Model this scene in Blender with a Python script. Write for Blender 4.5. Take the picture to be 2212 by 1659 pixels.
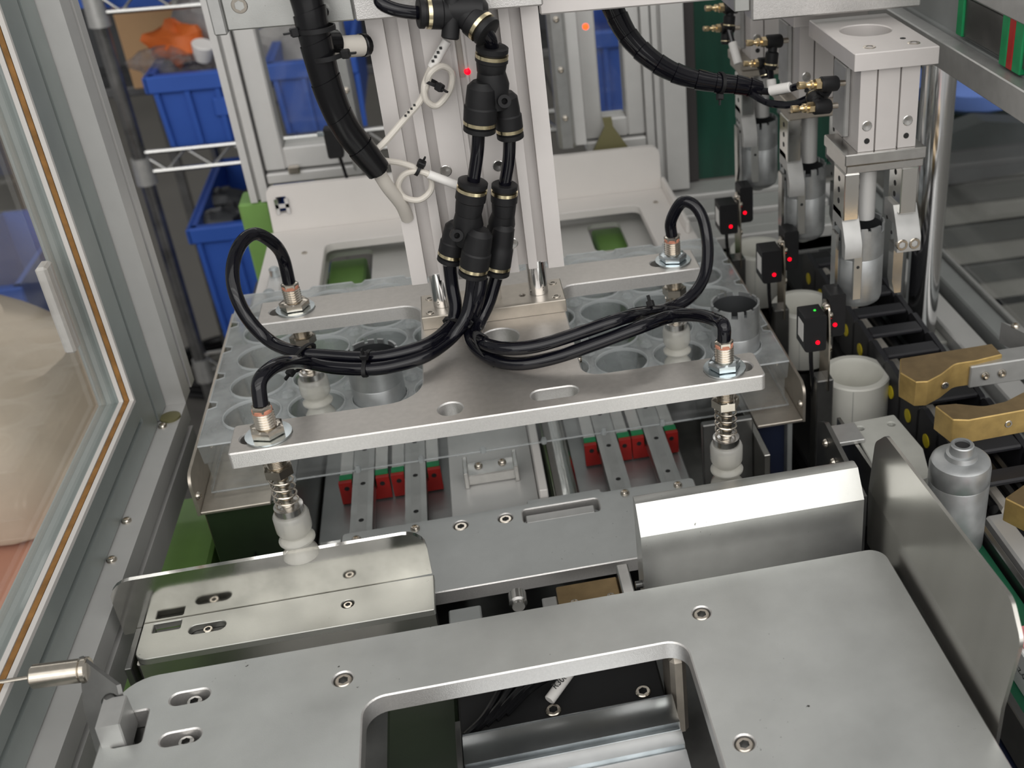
import bpy, bmesh, math, random
from mathutils import Vector, Matrix
from mathutils.geometry import tessellate_polygon
random.seed(7)
for o in list(bpy.data.objects): bpy.data.objects.remove(o)
SC = bpy.context.scene
COL = SC.collection

# ------------------------------------------------------------------ camera
# Working units: u = 0.77 mm.  The top of the vacuum gripper plate is z = 0, 0.95 m above the hall floor.
S = 0.00077
Z0 = 0.95
F, CX, CY = 2418.68, 1505.71, 797.16
RC = ((0.97430549, -0.22291457, -0.03221648),
      (-0.14094228, -0.49185009, -0.85919658),
      (0.17568176, 0.84166061, -0.51063033))
CH = 420.0
def W(p): return Vector((p[0]*S, p[1]*S, p[2]*S + Z0))
cam_d = bpy.data.cameras.new('camera'); cam = bpy.data.objects.new('camera', cam_d); COL.objects.link(cam)
cam_d.sensor_width = 36.0; cam_d.lens = F/2212*36
cam_d.shift_x = (1106-CX)/2212; cam_d.shift_y = -(829.5-CY)/2212
cam_d.clip_start = 0.02; cam_d.clip_end = 60
mw = Matrix((( RC[0][0], -RC[1][0], -RC[2][0]), (RC[0][1], -RC[1][1], -RC[2][1]), (RC[0][2], -RC[1][2], -RC[2][2]))).to_4x4()
mw.translation = W((0, 0, CH)); cam.matrix_world = mw
cam_d.dof.use_dof = True; cam_d.dof.focus_distance = 800*S; cam_d.dof.aperture_fstop = 13
SC.camera = cam

# ------------------------------------------------------------------ world, lights, exposure
wd = bpy.data.worlds.new('hall'); SC.world = wd; wd.use_nodes = True
bg = wd.node_tree.nodes['Background']; bg.inputs[0].default_value = (1.0, 0.985, 0.96, 1); bg.inputs[1].default_value = 0.34
def area(name, loc, sx, sy, power, rot=(0, 0, 0), col=(1, .98, .95)):
    l = bpy.data.lights.new(name, 'AREA'); l.shape = 'RECTANGLE'; l.size = sx; l.size_y = sy; l.energy = power; l.color = col
    o = bpy.data.objects.new(name, l); COL.objects.link(o); o.location = loc; o.rotation_euler = rot; return o
# rows of ceiling strip lights of the hall, 3 m above the floor
for i, y in enumerate((-3.5, -2.15, -0.8)):
    area('ceiling_strip_light', (-0.2, y, 3.0), 6.0, 1.3, (44, 40, 30)[i], (math.radians(20), 0, 0))
area('ceiling_strip_light', (-0.4, 3.4, 3.0), 4.0, 0.3, 12)
# bright hall windows in the wall behind the photographer
area('hall_window_light', (0.4, -4.0, 2.0), 7.0, 2.4, 62, (math.radians(82), 0, 0), (1, .98, .96))
SC.view_settings.view_transform = 'Standard'; SC.view_settings.look = 'None'
SC.view_settings.gamma = 1; SC.view_settings.use_curve_mapping = False
SC.view_settings.exposure = 0.18
SC.cycles.caustics_reflective = False; SC.cycles.caustics_refractive = False

# ------------------------------------------------------------------ pixel rays -> points on chosen planes (positions taken from image pixels)
def ray(x, y):
    a, b = (x-CX)/F, (y-CY)/F
    return Vector((RC[0][0]*a+RC[1][0]*b+RC[2][0], RC[0][1]*a+RC[1][1]*b+RC[2][1], RC[0][2]*a+RC[1][2]*b+RC[2][2]))
def Pz(x, y, z): d = ray(x, y); return Vector((0, 0, CH)) + d*((z-CH)/d.z)
def Py(x, y, Y): d = ray(x, y); return Vector((0, 0, CH)) + d*(Y/d.y)
def Px(x, y, X): d = ray(x, y); return Vector((0, 0, CH)) + d*(X/d.x)

# ------------------------------------------------------------------ materials
MATS = {}
def mat(name, col, rough=.5, metal=0., noise=0., scale=40., bump=0., spec=.5, stretch=(1, 1, 1), alpha=None, emit=None, coat=0., bscale=None, trans=0., ior=1.45):
    m = bpy.data.materials.new(name); m.use_nodes = True
    nt = m.node_tree; b = nt.nodes['Principled BSDF']
    b.inputs['Base Color'].default_value = (*col, 1); b.inputs['Roughness'].default_value = rough
    b.inputs['Metallic'].default_value = metal; b.inputs['Specular IOR Level'].default_value = spec
    b.inputs['IOR'].default_value = ior
    if coat: b.inputs['Coat Weight'].default_value = coat
    if trans: b.inputs['Transmission Weight'].default_value = trans
    if emit: b.inputs['Emission Color'].default_value = (*emit[:3], 1); b.inputs['Emission Strength'].default_value = emit[3]
    if noise or bump:
        tc = nt.nodes.new('ShaderNodeTexCoord'); mp = nt.nodes.new('ShaderNodeMapping')
        mp.inputs['Scale'].default_value = tuple(scale*s for s in stretch)
        nt.links.new(tc.outputs['Object'], mp.inputs['Vector'])
        n = nt.nodes.new('ShaderNodeTexNoise'); n.inputs['Scale'].default_value = 1; n.inputs['Detail'].default_value = 5
        nt.links.new(mp.outputs[0], n.inputs['Vector'])
        if noise:
            r = nt.nodes.new('ShaderNodeValToRGB')
            r.color_ramp.elements[0].position = .3; r.color_ramp.elements[1].position = .7
            r.color_ramp.elements[0].color = (*[max(0, c*(1-noise)) for c in col], 1)
            r.color_ramp.elements[1].color = (*[min(1, c*(1+noise)) for c in col], 1)
            nt.links.new(n.outputs['Fac'], r.inputs[0]); nt.links.new(r.outputs[0], b.inputs['Base Color'])
            mr = nt.nodes.new('ShaderNodeMapRange'); mr.inputs[3].default_value = max(.02, rough*(1-noise)); mr.inputs[4].default_value = min(1, rough*(1+noise))
            nt.links.new(n.outputs['Fac'], mr.inputs[0]); nt.links.new(mr.outputs[0], b.inputs['Roughness'])
        if bump:
            n2 = n
            if bscale:
                mp2 = nt.nodes.new('ShaderNodeMapping'); mp2.inputs['Scale'].default_value = tuple(bscale*s for s in stretch)
                nt.links.new(tc.outputs['Object'], mp2.inputs['Vector'])
                n2 = nt.nodes.new('ShaderNodeTexNoise'); n2.inputs['Scale'].default_value = 1; nt.links.new(mp2.outputs[0], n2.inputs['Vector'])
            bp = nt.nodes.new('ShaderNodeBump'); bp.inputs['Strength'].default_value = bump; bp.inputs['Distance'].default_value = .0004
            nt.links.new(n2.outputs['Fac'], bp.inputs['Height']); nt.links.new(bp.outputs[0], b.inputs['Normal'])
    MATS[name] = m; return m
def clear(name, tint, haze, hazecol, rough=.12, fres=1.45, streak=0.):
    """thin clear plastic: straight-through transmission + fresnel gloss + a little milky scatter"""
    m = bpy.data.materials.new(name); m.use_nodes = True; nt = m.node_tree; N = nt.nodes; L = nt.links
    N.remove(N['Principled BSDF']); out = N['Material Output']
    tr = N.new('ShaderNodeBsdfTransparent'); tr.inputs[0].default_value = (*tint, 1)
    df = N.new('ShaderNodeBsdfDiffuse'); df.inputs[0].default_value = (*hazecol, 1)
    tl = N.new('ShaderNodeBsdfTranslucent'); tl.inputs[0].default_value = (*hazecol, 1)
    ad = N.new('ShaderNodeMixShader'); ad.inputs[0].default_value = .4; L.new(df.outputs[0], ad.inputs[1]); L.new(tl.outputs[0], ad.inputs[2])
    gl = N.new('ShaderNodeBsdfGlossy'); gl.inputs['Roughness'].default_value = rough
    m1 = N.new('ShaderNodeMixShader'); m1.inputs[0].default_value = haze; L.new(tr.outputs[0], m1.inputs[1]); L.new(ad.outputs[0], m1.inputs[2])
    if streak:
        tc = N.new('ShaderNodeTexCoord'); no = N.new('ShaderNodeTexNoise'); no.inputs['Scale'].default_value = 45; no.inputs['Detail'].default_value = 6
        L.new(tc.outputs['Object'], no.inputs['Vector']); mr = N.new('ShaderNodeMapRange'); mr.inputs[1].default_value = .35; mr.inputs[2].default_value = .7
        mr.inputs[3].default_value = max(0, haze-streak); mr.inputs[4].default_value = haze+streak
        L.new(no.outputs['Fac'], mr.inputs[0]); L.new(mr.outputs[0], m1.inputs[0])
    lw = N.new('ShaderNodeLayerWeight'); lw.inputs[0].default_value = .5        # thin sheet: Schlick reflectance, same from both sides
    pw = N.new('ShaderNodeMath'); pw.operation = 'POWER'; pw.inputs[1].default_value = 5; L.new(lw.outputs['Facing'], pw.inputs[0])
    fr = N.new('ShaderNodeMath'); fr.operation = 'MULTIPLY_ADD'; r0 = ((fres-1)/(fres+1))**2; fr.inputs[1].default_value = 1-r0; fr.inputs[2].default_value = r0; L.new(pw.outputs[0], fr.inputs[0])
    m2 = N.new('ShaderNodeMixShader'); L.new(fr.outputs[0], m2.inputs[0]); L.new(m1.outputs[0], m2.inputs[1]); L.new(gl.outputs[0], m2.inputs[2])
    L.new(m2.outputs[0], out.inputs[0]); MATS[name] = m; return m

mat('alu_gripper', (.53, .505, .475), .42, .85, .05, 300, .12, bscale=3000)
mat('alu_edge', (.68, .665, .65), .38, .8, .05, 900, .35, bscale=2500)
mat('alu_satin', (.57, .575, .555), .34, .85, .07, 60, .06, bscale=1800)
mat('alu_front', (.60, .615, .60), .36, .80, .10, 25, .10, bscale=2200)
mat('alu_mid', (.50, .515, .51), .45, .75, .05, 60, .10, bscale=2500)
mat('alu_white', (.70, .665, .645), .42, .35, .02, 80)
mat('alu_profile', (.65, .645, .63), .45, .35, .03, 50)
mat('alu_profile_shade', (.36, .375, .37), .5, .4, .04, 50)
mat('alu_dull', (.48, .48, .47), .45, .7, .06, 120)
mat('paint_white', (.72, .69, .66), .45, 0, .015, 30)
mat('paint_grey', (.50, .495, .475), .5, .1, .04, 30)
mat('nickel_block', (.50, .455, .395), .38, .8, .08, 150)
mat('steel', (.62, .61, .59), .25, 1, .06, 200)
mat('chrome', (.86, .86, .87), .10, 1)
mat('nickel', (.60, .55, .48), .22, 1, .06, 300)
mat('zinc', (.56, .61, .63), .24, 1, .05, 300)
mat('brass', (.83, .66, .40), .25, 1, .06, 300)
mat('bronze', (.40, .285, .15), .38, .9, .12, 120)
mat('ochre', (.48, .33, .12), .42, .5, .15, 120)
mat('polished', (.80, .79, .76), .13, 1, .06, 30, .03, bscale=500)
mat('mirror', (.66, .65, .62), .11, 1, .25, 30, .03, bscale=300)
mat('alu_foot', (.43, .43, .40), .36, .8, .10, 25, .10, bscale=2200)
mat('steel_wall', (.46, .45, .42), .24, .95, .14, 22, .05, bscale=300, stretch=(1, 1, .25))
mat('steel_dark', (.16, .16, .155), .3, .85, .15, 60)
mat('rail_steel', (.50, .50, .49), .32, .9, .08, 100, stretch=(1, .1, 1))
mat('black_rubber', (.007, .007, .008), .24, 0, spec=.35)
mat('tube_black', (.004, .004, .007), .10, 0, spec=.45)
mat('black_plastic', (.011, .011, .012), .5, 0, .1, 200, spec=.35)
mat('black_matte', (.012, .012, .013), .7)
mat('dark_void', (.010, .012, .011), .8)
mat('hole_dark', (.02, .02, .02), .8)
mat('ring_gold', (.78, .68, .45), .22, 1)
mat('copper_tape', (.62, .27, .18), .5, .2, .2, 400)
mat('cable_beige', (.66, .62, .56), .5)
mat('sleeve_white', (.83, .81, .78), .45)
mat('print_black', (.03, .03, .03), .6)
clear('silicone', (.98, .97, .94), .44, (.97, .96, .91), .2, 1.4)
mat('motor_zinc', (.47, .485, .49), .38, .75, .10, 120, .05, bscale=900)
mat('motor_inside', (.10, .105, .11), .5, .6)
mat('nylon', (.66, .655, .60), .48, 0, .03, 90)
mat('nylon_block', (.46, .465, .43), .5, 0, .05, 90)
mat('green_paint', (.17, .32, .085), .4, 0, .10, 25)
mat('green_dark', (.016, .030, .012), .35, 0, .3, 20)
mat('green_belt', (.012, .11, .055), .5, 0, .08, 60)
mat('green_panel', (.008, .055, .035), .32, 0, .25, 10, stretch=(6, 6, 1))
mat('panel_edge', (.06, .055, .055), .45, .2)
mat('red_cap', (.42, .022, .018), .42, 0, .1, 100)
mat('green_cap', (.012, .26, .09), .45, 0, .1, 100)
mat('crate_blue', (.035, .105, .44), .42, 0, .06, 12)
mat('crate_blue_dark', (.02, .06, .26), .5)
mat('cardboard', (.50, .31, .16), .8, 0, .06, 15)
mat('seal_brown', (.30, .15, .045), .8, 0, .25, 120)
mat('orange', (.72, .16, .03), .55, 0, .15, 20)
mat('grey_bag', (.36, .345, .335), .35, 0, .35, 18)
mat('wire_chrome', (.42, .42, .41), .25, 1)
mat('post_dark', (.20, .20, .20), .3, .8, .3, 30)
mat('navy', (.012, .018, .045), .5)
mat('cover_steel', (.50, .52, .53), .17, .95, .4, 16)
mat('alu_door_shade', (.38, .42, .41), .42, .5, .04, 50)  # dim reflection of the door's inward faces put into the colour
mat('floor_grey', (.13, .125, .115), .55, 0, .12, 3)
mat('wall_far', (.33, .325, .31), .8, 0, .05, 1)
mat('beige_cloth', (.56, .47, .37), .85, 0, .15, 8)
mat('salmon', (.62, .30, .21), .7, 0, .12, 6)
mat('yellow', (.62, .50, .02), .5)
mat('chain_black', (.020, .020, .024), .5, 0, .15, 90)
mat('led_red', (.5, .0, .0), .4, emit=(1, .0, .012, 2.2))
mat('led_orange', (.5, .05, .0), .4, emit=(1, .06, .01, 3))
mat('led_green', (.0, .5, .0), .4, emit=(.05, 1, .1, .5))
mat('sky_cloth', (.16, .27, .72), .7, 0, .15, 6)
mat('machine_dark', (.055, .058, .062), .5, .2, .5, 6)
mat('slat_grey', (.20, .20, .185), .6, 0, .1, 5)
mat('slat_dark', (.07, .073, .07), .6, 0, .1, 5)
mat('pink_print', (.72, .24, .25), .6, 0, .35, 60)
mat('carton_white', (.78, .80, .79), .55)
mat('red_print', (.72, .13, .08), .5)
mat('olive', (.20, .185, .09), .5, .2)
clear('tray_plastic', (.95, .965, .965), .34, (.84, .87, .88), .16, 1.42, .14)
clear('skirt_plastic', (.96, .97, .97), .13, (.84, .87, .88), .14, 1.42, .07)
clear('pocket_plastic', (.95, .965, .965), .30, (.82, .86, .87), .16, 1.42, .10)
clear('tray_edge', (.95, .965, .965), .62, (.88, .91, .92), .16, 1.42, .1)
clear('acrylic', (.95, .955, .95), .018, (.6, .6, .58), .05, 1.45)
clear('tape_clear', (.96, .95, .93), .10, (.8, .78, .74), .1, 1.45)
clear('bag_clear', (.85, .83, .82), .30, (.55, .53, .52), .25, 1.45, .2)
# sparse dark specks and scuffs on the worn plates
for nm in ('alu_front', 'alu_mid', 'alu_satin', 'alu_foot'):
    nt = MATS[nm].node_tree; N, L = nt.nodes, nt.links; b = N['Principled BSDF']; src = b.inputs['Base Color'].links[0].from_socket
    tc = N.new('ShaderNodeTexCoord'); n1 = N.new('ShaderNodeTexNoise'); n1.inputs['Scale'].default_value = 420; n1.inputs['Detail'].default_value = 2
    n2 = N.new('ShaderNodeTexNoise'); n2.inputs['Scale'].default_value = 28
    for n_ in (n1, n2): L.new(tc.outputs['Object'], n_.inputs['Vector'])
    m1 = N.new('ShaderNodeMapRange'); m1.inputs[1].default_value = .70; m1.inputs[2].default_value = .76; L.new(n1.outputs['Fac'], m1.inputs[0])
    m2 = N.new('ShaderNodeMapRange'); m2.inputs[1].default_value = .56; m2.inputs[2].default_value = .64; L.new(n2.outputs['Fac'], m2.inputs[0])
    mu = N.new('ShaderNodeMath'); mu.operation = 'MULTIPLY'; L.new(m1.outputs[0], mu.inputs[0]); L.new(m2.outputs[0], mu.inputs[1])
    mx = N.new('ShaderNodeMix'); mx.data_type = 'RGBA'; L.new(mu.outputs[0], mx.inputs[0]); L.new(src, mx.inputs[6]); mx.inputs[7].default_value = (.06, .06, .055, 1)
    L.new(mx.outputs[2], b.inputs['Base Color'])
M = MATS
# ------------------------------------------------------------------ geometry helpers (all in u)
def circ(cx, cy, r, n=20, a0=0.): return [(cx+r*math.cos(a0+2*math.pi*i/n), cy+r*math.sin(a0+2*math.pi*i/n)) for i in range(n)]
def fil(pts, n=5):
    """polygon whose vertices may carry a fillet radius: (x, y) or (x, y, r)"""
    out = []; m = len(pts)
    for i, p in enumerate(pts):
        if len(p) < 3 or p[2] <= 0: out.append((p[0], p[1])); continue
        P = Vector(p[:2]); A = Vector(pts[i-1][:2]); B_ = Vector(pts[(i+1) % m][:2]); r = p[2]
        u, v = (A-P).normalized(), (B_-P).normalized(); c = max(-.999, min(.999, u.dot(v))); ang = math.acos(c)
        d = min(r/math.tan(ang/2), (A-P).length*.499, (B_-P).length*.499); r = d*math.tan(ang/2)
        cen = P+(u+v).normalized()*(r/math.sin(ang/2)); s = P+u*d-cen; e = P+v*d-cen
        a0 = math.atan2(s.y, s.x); da = math.atan2(e.y, e.x)-a0
        while da > math.pi: da -= 2*math.pi
        while da < -math.pi: da += 2*math.pi
        for k in range(n+1): a = a0+da*k/n; out.append((cen.x+r*math.cos(a), cen.y+r*math.sin(a)))
    return out
def rrect(x0, x1, y0, y1, r, n=5): return fil([(x0, y0, r), (x1, y0, r), (x1, y1, r), (x0, y1, r)], n)
def slot(cx, cy, l, w, n=8):
    r = w/2; d = l/2-r
    return [(cx+d+r*math.cos(-math.pi/2+math.pi*i/n), cy+r*math.sin(-math.pi/2+math.pi*i/n)) for i in range(n+1)]+[(cx-d+r*math.cos(math.pi/2+math.pi*i/n), cy+r*math.sin(math.pi/2+math.pi*i/n)) for i in range(n+1)]
def parea(l): return sum(l[i-1][0]*l[i][1]-l[i][0]*l[i-1][1] for i in range(len(l)))/2
def offs(l, d):
    """inset a CCW loop by d"""
    out = []; n = len(l)
    for i in range(n):
        a, p, b = Vector(l[i-1]), Vector(l[i]), Vector(l[(i+1) % n])
        e1, e2 = p-a, b-p
        if e1.length < 1e-6 or e2.length < 1e-6: out.append(tuple(p)); continue
        n1 = Vector((-e1.y, e1.x)).normalized(); n2 = Vector((-e2.y, e2.x)).normalized(); m = n1+n2
        if m.length < 1e-4: m = n1
        m = m.normalized(); out.append(tuple(p+m*min(2.5*abs(d), abs(d)/max(.25, m.dot(n1)))*(1 if d > 0 else -1)))
    return out
def smooth(pts, k=6):
    pts = [Vector(p) for p in pts]; out = []
    for i in range(len(pts)-1):
        p0 = pts[i-1] if i else pts[0]*2-pts[1]; p1, p2 = pts[i], pts[i+1]; p3 = pts[i+2] if i+2 < len(pts) else pts[-1]*2-pts[-2]
        for j in range(k):
            t = j/k; out.append(.5*((2*p1)+(p2-p0)*t+(2*p0-5*p1+4*p2-p3)*t*t+(3*p1-p0-3*p2+p3)*t**3))
    out.append(pts[-1]); return out
def frame(d):
    d = Vector(d).normalized(); a = Vector((0, 0, 1)) if abs(d.z) < .9 else Vector((0, 1, 0))
    u = a.cross(d).normalized(); return u, d.cross(u).normalized(), d

class B:
    def __init__(s): s.v = []; s.f = []; s.m = []; s.cur = 0; s.flat = set()
    def add(s, vs, fs):
        o = len(s.v); s.v += [tuple(v) for v in vs]; s.f += [tuple(i+o for i in f) for f in fs]; s.m += [s.cur]*len(fs); return s
    def box(s, x0, x1, y0, y1, z0, z1, c=0.):
        if x0 > x1: x0, x1 = x1, x0
        if y0 > y1: y0, y1 = y1, y0
        if z0 > z1: z0, z1 = z1, z0
        if c <= 0:
            v = [(x, y, z) for x in (x0, x1) for y in (y0, y1) for z in (z0, z1)]
            return s.add(v, [(0, 1, 3, 2), (4, 6, 7, 5), (0, 4, 5, 1), (2, 3, 7, 6), (0, 2, 6, 4), (1, 5, 7, 3)])
        c = min(c, (x1-x0)*.45, (y1-y0)*.45, (z1-z0)*.45)
        v = []; ix = {}
        for a, X in enumerate((x0, x1)):
            for b, Y in enumerate((y0, y1)):
                for d, Z in enumerate((z0, z1)):
                    sx, sy, sz = (c, -c)[a], (c, -c)[b], (c, -c)[d]
                    for k, p in enumerate(((X, Y+sy, Z+sz), (X+sx, Y, Z+sz), (X+sx, Y+sy, Z))): ix[a, b, d, k] = len(v); v.append(p)
        f = []
        for a in (0, 1): f.append([ix[a, b, d, 0] for b, d in ((0, 0), (0, 1), (1, 1), (1, 0))])
        for b in (0, 1): f.append([ix[a, b, d, 1] for a, d in ((0, 0), (0, 1), (1, 1), (1, 0))])
        for d in (0, 1): f.append([ix[a, b, d, 2] for a, b in ((0, 0), (0, 1), (1, 1), (1, 0))])
        for a in (0, 1):
            for b in (0, 1): f.append([ix[a, b, 0, 0], ix[a, b, 1, 0], ix[a, b, 1, 1], ix[a, b, 0, 1]])
            for d in (0, 1): f.append([ix[a, 0, d, 0], ix[a, 1, d, 0], ix[a, 1, d, 2], ix[a, 0, d, 2]])
        for b in (0, 1):
            for d in (0, 1): f.append([ix[0, b, d, 1], ix[1, b, d, 1], ix[1, b, d, 2], ix[0, b, d, 2]])
        for a in (0, 1):
            for b in (0, 1):
                for d in (0, 1): f.append([ix[a, b, d, k] for k in range(3)])
        return s.add(v, f)
    def prism(s, loops, h0, h1, ax='z', c=0., edge=None):
        """extrude a polygon with holes; ax: axis of extrusion; c: chamfer on the h1 side; edge: material slot for the sides"""
        if not isinstance(loops[0], list): loops = [loops]
        L = []
        for i, l in enumerate(loops):
            l = [tuple(p) for p in l]
            if (parea(l) > 0) != (i == 0): l = l[::-1]
            L.append(l)
        T = {'z': lambda a, b, h: (a, b, h), 'y': lambda a, b, h: (a, h, b), 'x': lambda a, b, h: (h, a, b)}[ax]
        n = sum(len(l) for l in L); rings = [[(h0, 0)], [(h1, 0)]]
        hs = [(h0, 0)] + ([(h1-(c if h1 > h0 else -c), 0), (h1, c)] if c else [(h1, 0)])
        v = []
        for h, d in hs:
            for l in L:
                for p in (offs(l, d) if d else l): v.append(T(p[0], p[1], h))
        K = len(hs); sides = []; caps = []
        o = 0
        for l in L:
            m = len(l)
            for k in range(K-1):
                for i in range(m):
                    a, b = o+i, o+(i+1) % m; sides.append((k*n+a, k*n+b, (k+1)*n+b, (k+1)*n+a))
            o += m
        if len(L) == 1:
            caps = [tuple(range(n))[::-1], tuple((K-1)*n+i for i in range(n))]
        else:
            tr = tessellate_polygon([[Vector((p[0], p[1], 0)) for p in l] for l in L])
            tr2 = tessellate_polygon([[Vector((p[0], p[1], 0)) for p in (offs(l, c) if c else l)] for l in L])
            caps = [tuple(t) for t in tr]+[tuple((K-1)*n+i for i in t) for t in tr2]
        cur = s.cur; s.flat |= set(range(len(s.f), len(s.f)+len(caps))); s.add(v, caps)
        if edge is not None: s.cur = edge
        o2 = len(s.v)-len(v); s.f += [tuple(i+o2 for i in f) for f in sides]; s.m += [s.cur]*len(sides); s.cur = cur
        return s
    def lathe(s, prof, base=(0, 0, 0), axis=(0, 0, 1), n=20, hexr=None, cap=True, a0=0.):
        """prof: (r, h) pairs; hexr: set of indices whose ring is hexagonal (flat-to-flat radius r)"""
        u, w, d = frame(axis); base = Vector(base); v = []; f = []; K = len(prof)
        for k, (r, h) in enumerate(prof):
            for i in range(n):
                a = a0+2*math.pi*i/n; rr = r
                if hexr and k in hexr: rr = r/math.cos((a+math.pi/6) % (math.pi/3)-math.pi/6)
                v.append(base+d*h+u*(rr*math.cos(a))+w*(rr*math.sin(a)))
        for k in range(K-1):
            for i in range(n): j = (i+1) % n; f.append((k*n+i, k*n+j, (k+1)*n+j, (k+1)*n+i))
        if cap:
            if prof[0][0] > 1e-4: f.append(tuple(range(n))[::-1])
            if prof[-1][0] > 1e-4: f.append(tuple((K-1)*n+i for i in range(n)))
        return s.add(v, f)
    def cyl(s, p0, p1, r, n=16, c=0.):
        p0, p1 = Vector(p0), Vector(p1); L = (p1-p0).length
        pr = [(r, 0), (r, L)] if not c else [(r-c, 0), (r, c), (r, L-c), (r-c, L)]
        return s.lathe(pr, p0, p1-p0, n)
    def tube(s, path, r, n=10, closed=False, cap=True):
        P = [Vector(p) for p in path]; K = len(P); v = []; f = []
        R_ = r if isinstance(r, (list, tuple)) else [r]*K
        t = [(P[min(i+1, K-1)]-P[max(i-1, 0)]).normalized() for i in range(K)]
        if closed: t = [(P[(i+1) % K]-P[i-1]).normalized() for i in range(K)]
        u = frame(t[0])[0]
        for i in range(K):
            u = (u-t[i]*u.dot(t[i])).normalized(); w = t[i].cross(u)
            for j in range(n): a = 2*math.pi*j/n; v.append(P[i]+(u*math.cos(a)+w*math.sin(a))*R_[i])
        for i in range(K if closed else K-1):
            for j in range(n): k = (j+1) % n; i2 = (i+1) % K; f.append((i*n+j, i*n+k, i2*n+k, i2*n+j))
        if cap and not closed: f += [tuple(range(n))[::-1], tuple((K-1)*n+j for j in range(n))]
        return s.add(v, f)
    def quad(s, a, b, c, d): return s.add([a, b, c, d], [(0, 1, 2, 3)])
    def hull(s, pts, t):
        """a sheet given by a list of points (planar polygon) thickened by vector t"""
        n = len(pts); t = Vector(t); v = [Vector(p) for p in pts]+[Vector(p)+t for p in pts]
        return s.add(v, [tuple(range(n))[::-1], tuple(range(n, 2*n))]+[(i, (i+1) % n, (i+1) % n+n, i+n) for i in range(n)])
    def xf(s, fn): s.v = [tuple(fn(Vector(v))) for v in s.v]; return s
    def rotz(s, ang, c=(0, 0)):
        ca, sa = math.cos(ang), math.sin(ang)
        return s.xf(lambda v: (c[0]+(v.x-c[0])*ca-(v.y-c[1])*sa, c[1]+(v.x-c[0])*sa+(v.y-c[1])*ca, v.z))
    def mesh(s, name, mats, L, ang=35):
        me = bpy.data.meshes.new(name)
        me.from_pydata([((v[0]-L[0])*S, (v[1]-L[1])*S, (v[2]-L[2])*S) for v in s.v], [], s.f)
        for m_ in (mats if isinstance(mats, (list, tuple)) else [mats]): me.materials.append(M[m_])
        if len(me.materials) > 1: me.polygons.foreach_set('material_index', s.m)
        bm = bmesh.new(); bm.from_mesh(me)
        bmesh.ops.recalc_face_normals(bm, faces=bm.faces); bm.to_mesh(me); bm.free()
        me.shade_smooth(); me.set_sharp_from_angle(angle=math.radians(ang))
        me.update(); return me

def tag(o, label=None, cat=None, group=None, kind=None):
    if label: o['label'] = label
    if cat: o['category'] = cat
    if group: o['group'] = group
    if kind: o['kind'] = kind
    return o
def thing(name, label, cat, L, group=None, kind=None):
    o = bpy.data.objects.new(name, None); COL.objects.link(o); o.location = W(L); o.empty_display_size = .01
    o['_'] = 0; del o['_']; BASE[o] = Vector(L); return tag(o, label, cat, group, kind)
BASE = {}
def part(name, b, mats, parent, label=None, kind=None):
    """a child mesh; geometry given in scene coordinates (u)"""
    L = BASE[parent]; me = b.mesh(name, mats, L); o = bpy.data.objects.new(name, me); COL.objects.link(o); o.parent = parent
    BASE[o] = L; return tag(o, label, None, None, kind)
def solo(name, b, mats, label, cat, group=None, kind=None, L=None):
    """a top-level thing that is one mesh"""
    if L is None:
        xs = [v[0] for v in b.v]; ys = [v[1] for v in b.v]; zs = [v[2] for v in b.v]; L = ((min(xs)+max(xs))/2, (min(ys)+max(ys))/2, min(zs))
    me = b.mesh(name, mats, L); o = bpy.data.objects.new(name, me); COL.objects.link(o); o.location = W(L); BASE[o] = Vector(L)
    return tag(o, label, cat, group, kind)
def put(name, me, parent, p, rot=None):
    """shared mesh (built around 0) as a child at scene point p"""
    o = bpy.data.objects.new(name, me); COL.objects.link(o); o.parent = parent
    o.location = (Vector(p)-BASE[parent])*S
    if rot: o.rotation_euler = rot
    BASE[o] = Vector(p); return o
def copy_tree(o, parent=None):
    c = o.copy(); COL.objects.link(c); c.parent = parent; BASE[c] = BASE[o]
    for ch in list(o.children): copy_tree(ch, c)
    return c
def place(o, p, rot=None):
    o.location = W(p)
    if rot: o.rotation_euler = rot
    return o

# shared small meshes -------------------------------------------------
def screw_mesh(name, r, h, m='nickel', n=24):
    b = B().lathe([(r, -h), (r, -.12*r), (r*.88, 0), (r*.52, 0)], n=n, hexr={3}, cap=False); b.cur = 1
    b.lathe([(r*.52, 0), (r*.50, -.55*h), (0.001, -.6*h)], n=n, hexr={0, 1}, cap=False); return b.mesh(name, [m, 'steel_dark'], (0, 0, 0))  # socket recess coloured darker, painting the shade inside it
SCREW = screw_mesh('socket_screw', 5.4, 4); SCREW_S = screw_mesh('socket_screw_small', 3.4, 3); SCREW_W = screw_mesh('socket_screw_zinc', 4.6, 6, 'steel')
BTN = B().lathe([(4, 0), (3.9, 1.2), (3, 2.6), (1.6, 3), (1.5, 1.5), (.001, 1.4)], n=14).mesh('button_screw', ['nickel'], (0, 0, 0))
DIMPLE = B().lathe([(4.4, -.3), (4.4, .2), (3.9, .5), (.001, .12)], n=18, cap=False).mesh('dimple', ['steel'], (0, 0, 0))
DISC = B().lathe([(2.5, -.5), (2.5, .12), (.001, .12)], n=14).mesh('bore', ['hole_dark'], (0, 0, 0))
# ================================================================== SETTING
floor = solo('floor', B().box(-5200, 5200, -2600, 6500, -Z0/S-20, -Z0/S), 'floor_grey', 'grey painted concrete floor of the workshop hall', 'floor', kind='structure')
solo('wall_back', B().box(-5200, 5200, 6500, 6600, -Z0/S, 2600), 'wall_far', 'plain grey far wall of the workshop hall', 'wall', kind='structure')

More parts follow.
